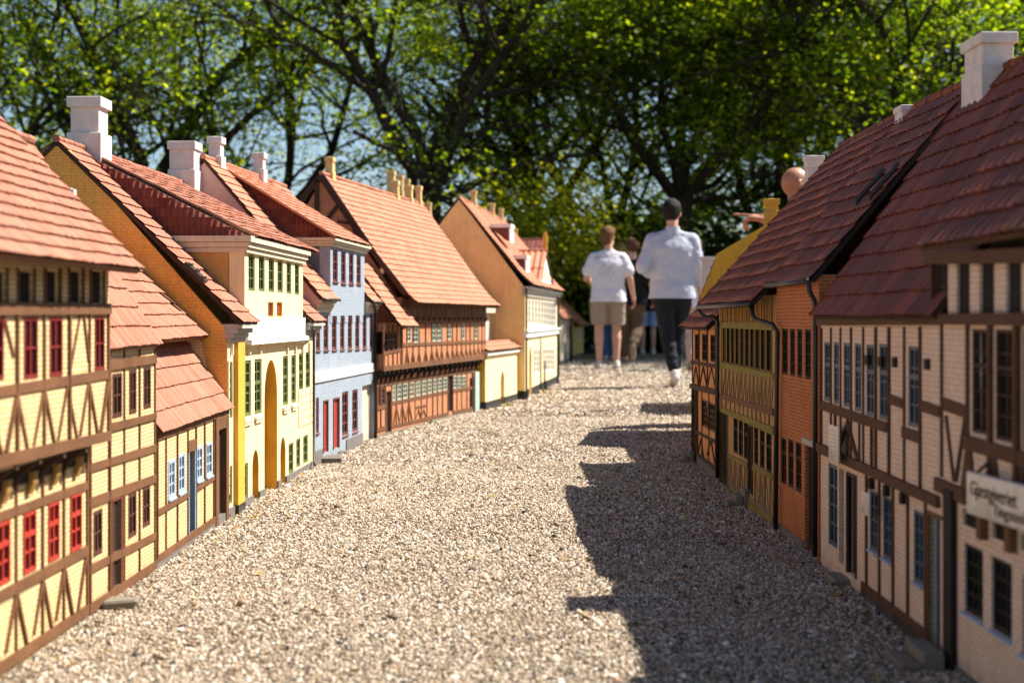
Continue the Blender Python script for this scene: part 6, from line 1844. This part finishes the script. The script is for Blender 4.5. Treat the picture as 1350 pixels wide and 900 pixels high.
def mat_cloth(name, col, stripe=None, fold=.5):
    m, nt, b = new_mat(name)
    tc = N(nt, 'ShaderNodeTexCoord')
    n = N(nt, 'ShaderNodeTexNoise'); setin(n, Scale=7.0, Detail=4.0, Distortion=.8); nt.links.new(tc.outputs['Object'], n.inputs['Vector'])
    n3 = N(nt, 'ShaderNodeTexNoise'); setin(n3, Scale=160.0, Detail=2.0); nt.links.new(tc.outputs['Object'], n3.inputs['Vector'])
    r = ramp(nt, [(.3, mul(col, .92)), (.7, mul(col, 1.06))]); nt.links.new(n3.outputs['Fac'], r.inputs['Fac'])
    out = r.outputs['Color']
    if stripe:
        sp = N(nt, 'ShaderNodeSeparateXYZ'); nt.links.new(tc.outputs['Object'], sp.inputs[0])
        mt = N(nt, 'ShaderNodeMath', operation='MULTIPLY'); mt.inputs[1].default_value = 2 * math.pi / .019; nt.links.new(sp.outputs['X'], mt.inputs[0])
        sn = N(nt, 'ShaderNodeMath', operation='SINE'); nt.links.new(mt.outputs[0], sn.inputs[0])
        rr = ramp(nt, [(.45, 0.0), (.62, 1.0)]); nt.links.new(sn.outputs[0], rr.inputs['Fac'])
        mx = N(nt, 'ShaderNodeMix', data_type='RGBA'); mx.inputs[7].default_value = (*stripe, 1)
        nt.links.new(rr.outputs['Color'], mx.inputs[0]); nt.links.new(out, mx.inputs[6]); out = mx.outputs[2]
    nt.links.new(out, b.inputs['Base Color']); setin(b, Roughness=.85); b.inputs['Specular IOR Level'].default_value = .2
    bp = N(nt, 'ShaderNodeBump'); setin(bp, Strength=fold, Distance=.05); nt.links.new(n.outputs['Fac'], bp.inputs['Height']); nt.links.new(bp.outputs['Normal'], b.inputs['Normal'])
    return m
SKIN = mat_skin('skin', (.56, .30, .20)); SKIN_P = mat_skin('ruddy_skin', (.37, .155, .085))
HAIR = {'sandy': mat_wood('sandy_hair', (.13, .062, .026), .5, .85), 'black': mat_wood('black_hair', (.010, .007, .005), .4, .8), 'brown': mat_wood('brown_hair', (.085, .04, .02), .4, .85), 'fair': mat_wood('fair_hair', (.36, .24, .12), .4, .55)}

def hand(mb, wrist, d, n, curl=.6, s=1.0, point=False, side=1):
    """palm, four jointed fingers and a thumb; d along the hand, n out of the back of the hand"""
    w = Vector(wrist); d = Vector(d).normalized(); n = Vector(n); n = (n - d * n.dot(d)).normalized(); t = d.cross(n) * side
    capsule(mb, w, .024 * s, w + d * .03 * s, .026 * s)
    for k in range(4):
        o = (k - 1.5) * .0195 * s
        capsule(mb, w + d * .02 * s + t * o * .7, .0155 * s, w + d * .085 * s + t * o, .0135 * s, 8)
        l = (.040, .046, .043, .034)[k] * s
        p = w + d * .088 * s + t * o
        a = .15 if (point and k == 0) else curl
        if point and k > 0: a = 1.35
        for j in range(3):
            ang = a * (j * .8 + .5) if not (point and k == 0) else .05 * j
            dd = d * math.cos(ang) - n * math.sin(ang)
            q = p + dd * l * (1, .7, .55)[j]
            capsule(mb, p, (.0098 - .0010 * j) * s, q, (.0090 - .0010 * j) * s, 8); p = q
    p = w + d * .022 * s - t * .026 * s
    td = (d * .75 - t * .6 - n * .35).normalized()
    q = p + td * .042 * s; capsule(mb, p, .0125 * s, q, .0105 * s, 8)
    td2 = (d * .95 - t * .15 - n * .35).normalized(); capsule(mb, q, .0102 * s, q + td2 * .032 * s, .0088 * s, 8)

BASE = dict(pelvis=(0, 0, .94), waist=(0, 0, 1.08), chest=(0, .0, 1.30), neck=(0, -.01, 1.47), head=(0, .02, 1.635),
            sl=(-.170, 0, 1.385), sr=(.170, 0, 1.385), el=(-.25, -.03, 1.12), er=(.25, -.03, 1.12), wl=(-.27, .05, .88), wr=(.27, .05, .88),
            hl=(-.09, 0, .92), hr=(.09, 0, .92), kl=(-.10, .03, .50), kr=(.10, .03, .50), al=(-.10, -.02, .09), ar=(.10, -.02, .09),
            tl=(-.115, .15, .025), tr=(.115, .15, .025))

def person(px, py, Y, hgt, label, pose=None, yaw=0.0, top=('white', 'short'), bottom=('beige', 'short'), shoes=None, hair='brown', skin=None, headturn=0.0, curl=.6, feet=True, pointing=False, glasses=False, collar=None, build=1.0, z0=None, hairlen=0, extra=None):
    g = at(px, HY, Y)
    root = empty('person', (g.x, g.y, 0), label, 'person', 'people walking up the street', yaw)
    root.scale = (hgt / 1.75,) * 3
    J = {k: Vector(v) for k, v in {**BASE, **(pose or {})}.items()}
    skin = skin or SKIN
    b = build
    mb = MB()
    # body: one skin
    ellipsoid(mb, J['pelvis'] + Vector((0, 0, .0)), (.155 * b, .11, .12)); ellipsoid(mb, J['waist'], (.135 * b, .095, .15)); ellipsoid(mb, J['chest'], (.165 * b, .105, .19))
    capsule(mb, J['chest'] + Vector((-.10, 0, .10)), .06, J['chest'] + Vector((.10, 0, .10)), .06)
    capsule(mb, J['chest'] + Vector((0, 0, .12)), .06, J['neck'], .055); capsule(mb, J['neck'], .054, J['head'] - Vector((0, .015, .05)), .052)
    R_ = Matrix.Rotation(headturn, 3, 'Z')
    hd = J['head']
    ellipsoid(mb, hd + Vector((0, 0, .02)), (.073, .092, .095), R_); ellipsoid(mb, hd + R_ @ Vector((0, .02, -.055)), (.058, .070, .062), R_)
    capsule(mb, hd + R_ @ Vector((0, .083, .012)), .011, hd + R_ @ Vector((0, .104, -.018)), .014, 8)      # nose
    capsule(mb, hd + R_ @ Vector((-.030, .078, .028)), .012, hd + R_ @ Vector((.030, .078, .028)), .012, 8)  # brow
    capsule(mb, hd + R_ @ Vector((-.018, .083, -.058)), .009, hd + R_ @ Vector((.018, .083, -.058)), .009, 8)  # lips
    for sx in (-1, 1): ellipsoid(mb, hd + R_ @ Vector((sx * .076, -.002, -.002)), (.010, .020, .032), R_ @ Matrix.Rotation(.35 * sx, 3, 'Z'))
    for a, e, w_, sd in (('sl', 'el', 'wl', -1), ('sr', 'er', 'wr', 1)):
        capsule(mb, J[a], .052 * b, J[e], .040); capsule(mb, J[e], .041, J[w_], .027)
        d = (J[w_] - J[e]).normalized()
        out = Vector((sd, 0, 0)) if abs(d.x) < .7 else Vector((0, -1, 0))
        hand(mb, J[w_], d, out if not (pointing and sd == -1) else Vector((0, -.3, 1)), curl, 1.25 if pointing and sd == -1 else 1.0, pointing and sd == -1, sd)
    for h_, k, a, t_ in (('hl', 'kl', 'al', 'tl'), ('hr', 'kr', 'ar', 'tr')):
        capsule(mb, J[h_], .085 * b, J[k], .055); capsule(mb, J[k], .056, J[k].lerp(J[a], .3) + Vector((0, -.014, 0)), .058); capsule(mb, J[k].lerp(J[a], .3) + Vector((0, -.014, 0)), .055, J[a], .034)
        capsule(mb, J[a] + Vector((0, -.02, -.03)), .034, J[t_], .026)
    blob(mb, 'body', skin, root, .0075, 3)
    # trousers or shorts
    if bottom:
        m = MB(); mat_, ln = bottom
        ellipsoid(m, J['pelvis'] + Vector((0, .004, -.01)), (.172 * b, .122, .135)); ellipsoid(m, J['waist'] + Vector((0, 0, -.05)), (.158 * b, .12, .10))
        cuts = []
        for h_, k, a in (('hl', 'kl', 'al'), ('hr', 'kr', 'ar')):
            if ln == 'short':
                e = J[h_].lerp(J[k], .86); capsule(m, J[h_], .108 * b, e, .094 * b)
            else:
                wk = .078 if ln != 'slim' else .066; wa = .066 if ln == 'wide' else .052
                e = J[k].lerp(J[a], .93 if ln != 'slim' else .86)
                capsule(m, J[h_], .104 * b, J[k], wk); capsule(m, J[k], wk, J[k].lerp(J[a], .35) + Vector((0, -.012, 0)), wk * .98); capsule(m, J[k].lerp(J[a], .35) + Vector((0, -.012, 0)), wk * .96, e, wa)
        if ln == 'short':
            zc = min(J['hl'].lerp(J['kl'], .86).z, J['hr'].lerp(J['kr'], .86).z); cuts.append((Vector((0, 0, zc)), Vector((0, 0, -1))))
        blob(m, 'trousers' if ln != 'short' else 'shorts', mat_, root, .010, 5, cuts, rough=.007)
    if top:
        m = MB(); mat_, ln = top
        # one loose tube of cloth from the shoulders to the hem
        prof = [(J['chest'] + Vector((0, 0, .13)), .090, .08), (J['chest'] + Vector((0, 0, .06)), .170, .112), (J['chest'] + Vector((0, 0, .0)), .195, .130), (J['waist'] + Vector((0, 0, .06)), .186, .128), (J['waist'] + Vector((0, 0, -.06)), .184, .130), (J['pelvis'] + Vector((0, 0, .0)), .196, .152), (J['pelvis'] + Vector((0, 0, -.13)), .206, .164), (J['pelvis'] + Vector((0, 0, -.22)), .206, .164)]
        vs = []; n_ = 24
        for c_, rx, ry in prof:
            for k in range(n_):
                a_ = 2 * math.pi * k / n_; vs.append(c_ + Vector((rx * b * math.copysign(abs(math.cos(a_)) ** .8, math.cos(a_)), ry * math.copysign(abs(math.sin(a_)) ** .8, math.sin(a_)), 0)))
        fs = [(i * n_ + k, i * n_ + (k + 1) % n_, (i + 1) * n_ + (k + 1) % n_, (i + 1) * n_ + k) for i in range(len(prof) - 1) for k in range(n_)] + [tuple(range(n_)), tuple((len(prof) - 1) * n_ + k for k in range(n_))]
        m.add(vs, fs)
        capsule(m, J['sl'] + Vector((.02, 0, -.005)), .060 * b, J['neck'] + Vector((-.02, 0, -.03)), .062); capsule(m, J['sr'] + Vector((-.02, 0, -.005)), .060 * b, J['neck'] + Vector((.02, 0, -.03)), .062)
        cuts = [(Vector((0, 0, J['pelvis'].z - .10)), Vector((0, 0, -1))), (J['neck'] + Vector((0, 0, .028)), Vector((0, .35, 1)))]
        for a, e, w_ in (('sl', 'el', 'wl'), ('sr', 'er', 'wr')):
            if ln == 'short':
                capsule(m, J[a], .068 * b, J[a].lerp(J[e], .62), .082 * b)
            else:
                capsule(m, J[a], .068 * b, J[e], .064); capsule(m, J[e], .064, J[e].lerp(J[w_], .55 if ln == 'rolled' else .95), .050)
        blob(m, 'shirt', mat_, root, .010, 16, cuts, rough=.0055)
        if ln == 'rolled':
            for e, w_ in (('el', 'wl'), ('er', 'wr')):
                m = MB(); p = J[e].lerp(J[w_], .50); q = J[e].lerp(J[w_], .66); m.tube([p, p.lerp(q, .1), p.lerp(q, .9), q], [.050, .057, .055, .046], 14); m.build('cuff', mat_, root, smooth=True)
        if collar:
            m = MB(); c_ = J['neck'] + Vector((0, .0, .0)); ring = []
            m.tube([c_ + Vector((0, .005, -.025)), c_ + Vector((0, 0, .015)), c_ + Vector((0, -.004, .045))], [.080, .068, .064], 18, cap=False); m.build('collar', collar, root, smooth=True)
    if shoes:
        for h_, a, t_ in (('kl', 'al', 'tl'), ('kr', 'ar', 'tr')):
            m = MB(); d = (J[t_] - J[a]); 
            capsule(m, J[a] + Vector((0, -.035, -.045)), .044, J[t_] + Vector((0, .02, .012)), .040); capsule(m, J[a] + Vector((0, -.012, -.01)), .048, J[a] + Vector((0, .03, -.04)), .046)
            blob(m, 'shoe', shoes, root, .009, 3)
    if hair:
        m = MB()
        ellipsoid(m, hd + R_ @ Vector((0, -.016, .034)), (.080, .090, .092), R_); ellipsoid(m, hd + R_ @ Vector((0, -.038, .004 - hairlen)), (.071, .060, .064 + hairlen * .6), R_)
        ellipsoid(m, hd + R_ @ Vector((0, .03, .085)), (.066, .070, .045), R_)
        blob(m, 'hair', HAIR[hair], root, .008, 2, [(hd + R_ @ Vector((0, .070, .0)), R_ @ Vector((0, 1, -.25)))], rough=.016)
    if glasses:
        m = MB()
        for sx in (-1, 1):
            m.tube([hd + R_ @ Vector((sx * .079, -.012, .022)), hd + R_ @ Vector((sx * .076, .085, .026))], .0028, 6)
            ring = [hd + R_ @ Vector((sx * .033 + .026 * math.cos(a), .099, .016 + .019 * math.sin(a))) for a in [2 * math.pi * k / 14 for k in range(15)]]
            m.tube(ring, .0024, 6, cap=False)
        m.tube([hd + R_ @ Vector((-.008, .102, .020)), hd + R_ @ Vector((.008, .102, .020))], .0024, 6)
        m.build('glasses', M['black_paint'], root)
    return root, J

C_WHITE = mat_cloth('white_cotton', (.66, .63, .70), None, .6)
C_STRIPE = mat_cloth('striped_shirt', (.40, .42, .52), (.46, .475, .56), .6)
C_NAVY = mat_cloth('dark_denim', (.010, .012, .018), None, .5)
C_BEIGE = mat_cloth('beige_twill', (.33, .25, .19), None, .45)
C_BLACK = mat_cloth('black_cotton', (.009, .009, .010), None, .5)
C_BROWN = mat_cloth('brown_trousers', (.105, .070, .045), None, .6)
C_JEANS = mat_cloth('blue_jeans', (.06, .14, .26), None, .5)
C_SKY = mat_cloth('light_blue_cotton', (.28, .40, .60), None, .4)
C_PINK = mat_cloth('pale_pink_trousers', (.50, .36, .30), None, .4)
S_WHITE = mat_plain('canvas_shoe', (.55, .50, .45), .8, 0, .3)
S_TAN = mat_plain('tan_shoe', (.30, .22, .14), .8, 0, .3)
S_DARK = mat_plain('dark_shoe', (.05, .04, .035), .7, 0, .3)

man, JM = person(886.5, 512, 13.35, 1.76, 'person in a pale blue striped shirt with rolled sleeves and tight dark jeans walking away', dict(
    el=(-.285, -.06, 1.135), wl=(-.16, .15, 1.05), er=(.235, -.03, 1.12), wr=(.265, .04, .90),
    kl=(-.045, .04, .50), al=(.005, -.13, .15), tl=(.010, .01, .035), kr=(.085, .22, .53), ar=(.05, .20, .16), tr=(.06, .36, .06), sl=(-.180, 0, 1.385), sr=(.180, 0, 1.385), head=(.0, .03, 1.63)),
    top=(C_STRIPE, 'rolled'), bottom=(C_NAVY, 'slim'), shoes=S_WHITE, hair='black', headturn=-.25, collar=C_STRIPE, build=1.08)
boy, JB = person(802, 487, 18.1, 1.80, 'person in a white printed tee and beige shorts walking away with bare legs', dict(
    el=(-.275, .0, 1.13), wl=(-.22, .22, 1.10), er=(.265, -.03, 1.13), wr=(.315, .06, .91), hl=(-.10, 0, .92), hr=(.10, 0, .92),
    kl=(-.115, .02, .50), al=(-.115, -.05, .09), tl=(-.13, .12, .03), kr=(.105, .05, .50), ar=(.10, -.02, .09), tr=(.11, .15, .03), head=(.0, .03, 1.635)),
    top=(C_WHITE, 'short'), bottom=(C_BEIGE, 'short'), shoes=S_WHITE, hair='sandy', headturn=-.65, build=1.10, hairlen=.02)
blk, JK = person(834, 481, 20.0, 1.76, 'person in a black tee and brown trousers mid-stride with one heel lifted', dict(
    kl=(-.06, .20, .53), al=(-.08, .24, .12), tl=(-.09, .40, .05), kr=(.07, .06, .50), ar=(-.02, -.30, .28), tr=(-.02, -.33, .10), er=(.26, -.06, 1.12), wr=(.30, .12, .92)),
    top=(C_BLACK, 'short'), bottom=(C_BROWN, 'wide'), shoes=S_TAN, hair='brown', headturn=.2, build=1.05)
person(800.5, 474, 22.0, 1.66, 'person in blue jeans mostly hidden behind the white tee', dict(kl=(-.05, .1, .5), al=(-.03, .0, .09), tl=(-.04, .15, .03)), top=(C_BLACK, 'short'), bottom=(C_JEANS, 'wide'), shoes=S_WHITE, hair='brown')
person(819, 474, 22.6, 1.83, 'person with fair hair whose head shows between the white tee and the black tee', None, top=(C_WHITE, 'short'), bottom=(C_BROWN, 'wide'), shoes=S_DARK, hair='fair')
person(854, 470, 25.0, 1.62, 'person in light blue shorts far ahead, half hidden by the striped shirt', None, top=(C_BLACK, 'short'), bottom=(C_SKY, 'short'), shoes=S_WHITE, hair='brown')
person(917, 489, 17.6, 1.64, 'person in a white shirt and pale trousers beyond the right elbow of the striped shirt', dict(kl=(-.06, .06, .5), al=(-.07, -.12, .13), tl=(-.075, .02, .03)), top=(C_WHITE, 'short'), bottom=(C_PINK, 'wide'), shoes=S_TAN, hair='brown', build=1.0)
bald, JD = person(1051, 500, 8.9, 1.75, 'bald person in black with glasses standing behind the right-hand roofs and pointing left', dict(
    pelvis=(0, -.04, .80), waist=(0, -.02, .95), chest=(0, .0, 1.17), neck=(0, .01, 1.335), head=(-.005, .03, 1.495), hl=(-.09, -.04, .78), hr=(.09, -.04, .78), kl=(-.10, .16, .45), kr=(.10, .16, .45),
    sl=(-.17, .02, 1.255), sr=(.17, .0, 1.255), el=(-.08, -.20, 1.250), wl=(-.205, -.18, 1.268), er=(.24, .02, 1.0), wr=(.26, .12, .78)), top=(C_BLACK, 'short'), bottom=(C_BROWN, 'wide'), shoes=S_DARK, hair=None, skin=SKIN_P, headturn=-1.35, pointing=True, glasses=True, curl=.8)

# print on the back of the white tee
def tee_print():
    bx = [o for o in boy.children if o.name.startswith('shirt')][0]
    me = bx.data
    bm = bmesh.new(); bm.from_mesh(me)
    from mathutils.bvhtree import BVHTree
    bv = BVHTree.FromBMesh(bm)
    ink = mat_paint('navy_ink', (.06, .05, .16), .8, 60); pencil = mat_paint('grey_print', (.42, .42, .46), .8, 60)
    t = text_mesh('Samling for Frihed', .046, .0, 1.0)
    w_ = max(v.co.x for v in t.vertices)
    bmt = bmesh.new(); bmt.from_mesh(t); bmesh.ops.subdivide_edges(bmt, edges=bmt.edges[:], cuts=1); 
    for v in bmt.verts:
        x = v.co.x - w_ / 2 - .01; z = 1.375 + v.co.y
        h = bv.ray_cast(Vector((x, -1, z)), Vector((0, 1, 0)))
        v.co = Vector((x, (h[0].y if h[0] else -.14) - .010, z))
    bmt.to_mesh(t); t.materials.append(ink)
    o = bpy.data.objects.new('lettering', t); COL.objects.link(o); o.parent = bx
    m = MB()
    def stroke(pts):
        q = []
        for x, z in pts:
            h = bv.ray_cast(Vector((x, -1, z)), Vector((0, 1, 0))); q.append(Vector((x, (h[0].y if h[0] else -.14) - .003, z)))
        m.tube(q, .0022, 5)
    for k in range(9):
        x0 = -.10 + k * .017 + random.uniform(-.01, .01); z = 1.33 - random.random() * .03; pts = []
        for i in range(9):
            pts.append((x0 + .025 * math.sin(i * .9 + k), z - i * .021 * random.uniform(.8, 1.1)))
        if k % 2 == 0: stroke(pts)
    m.build('line_drawing', pencil, bx, fix=False)
    bm.free()
tee_print()
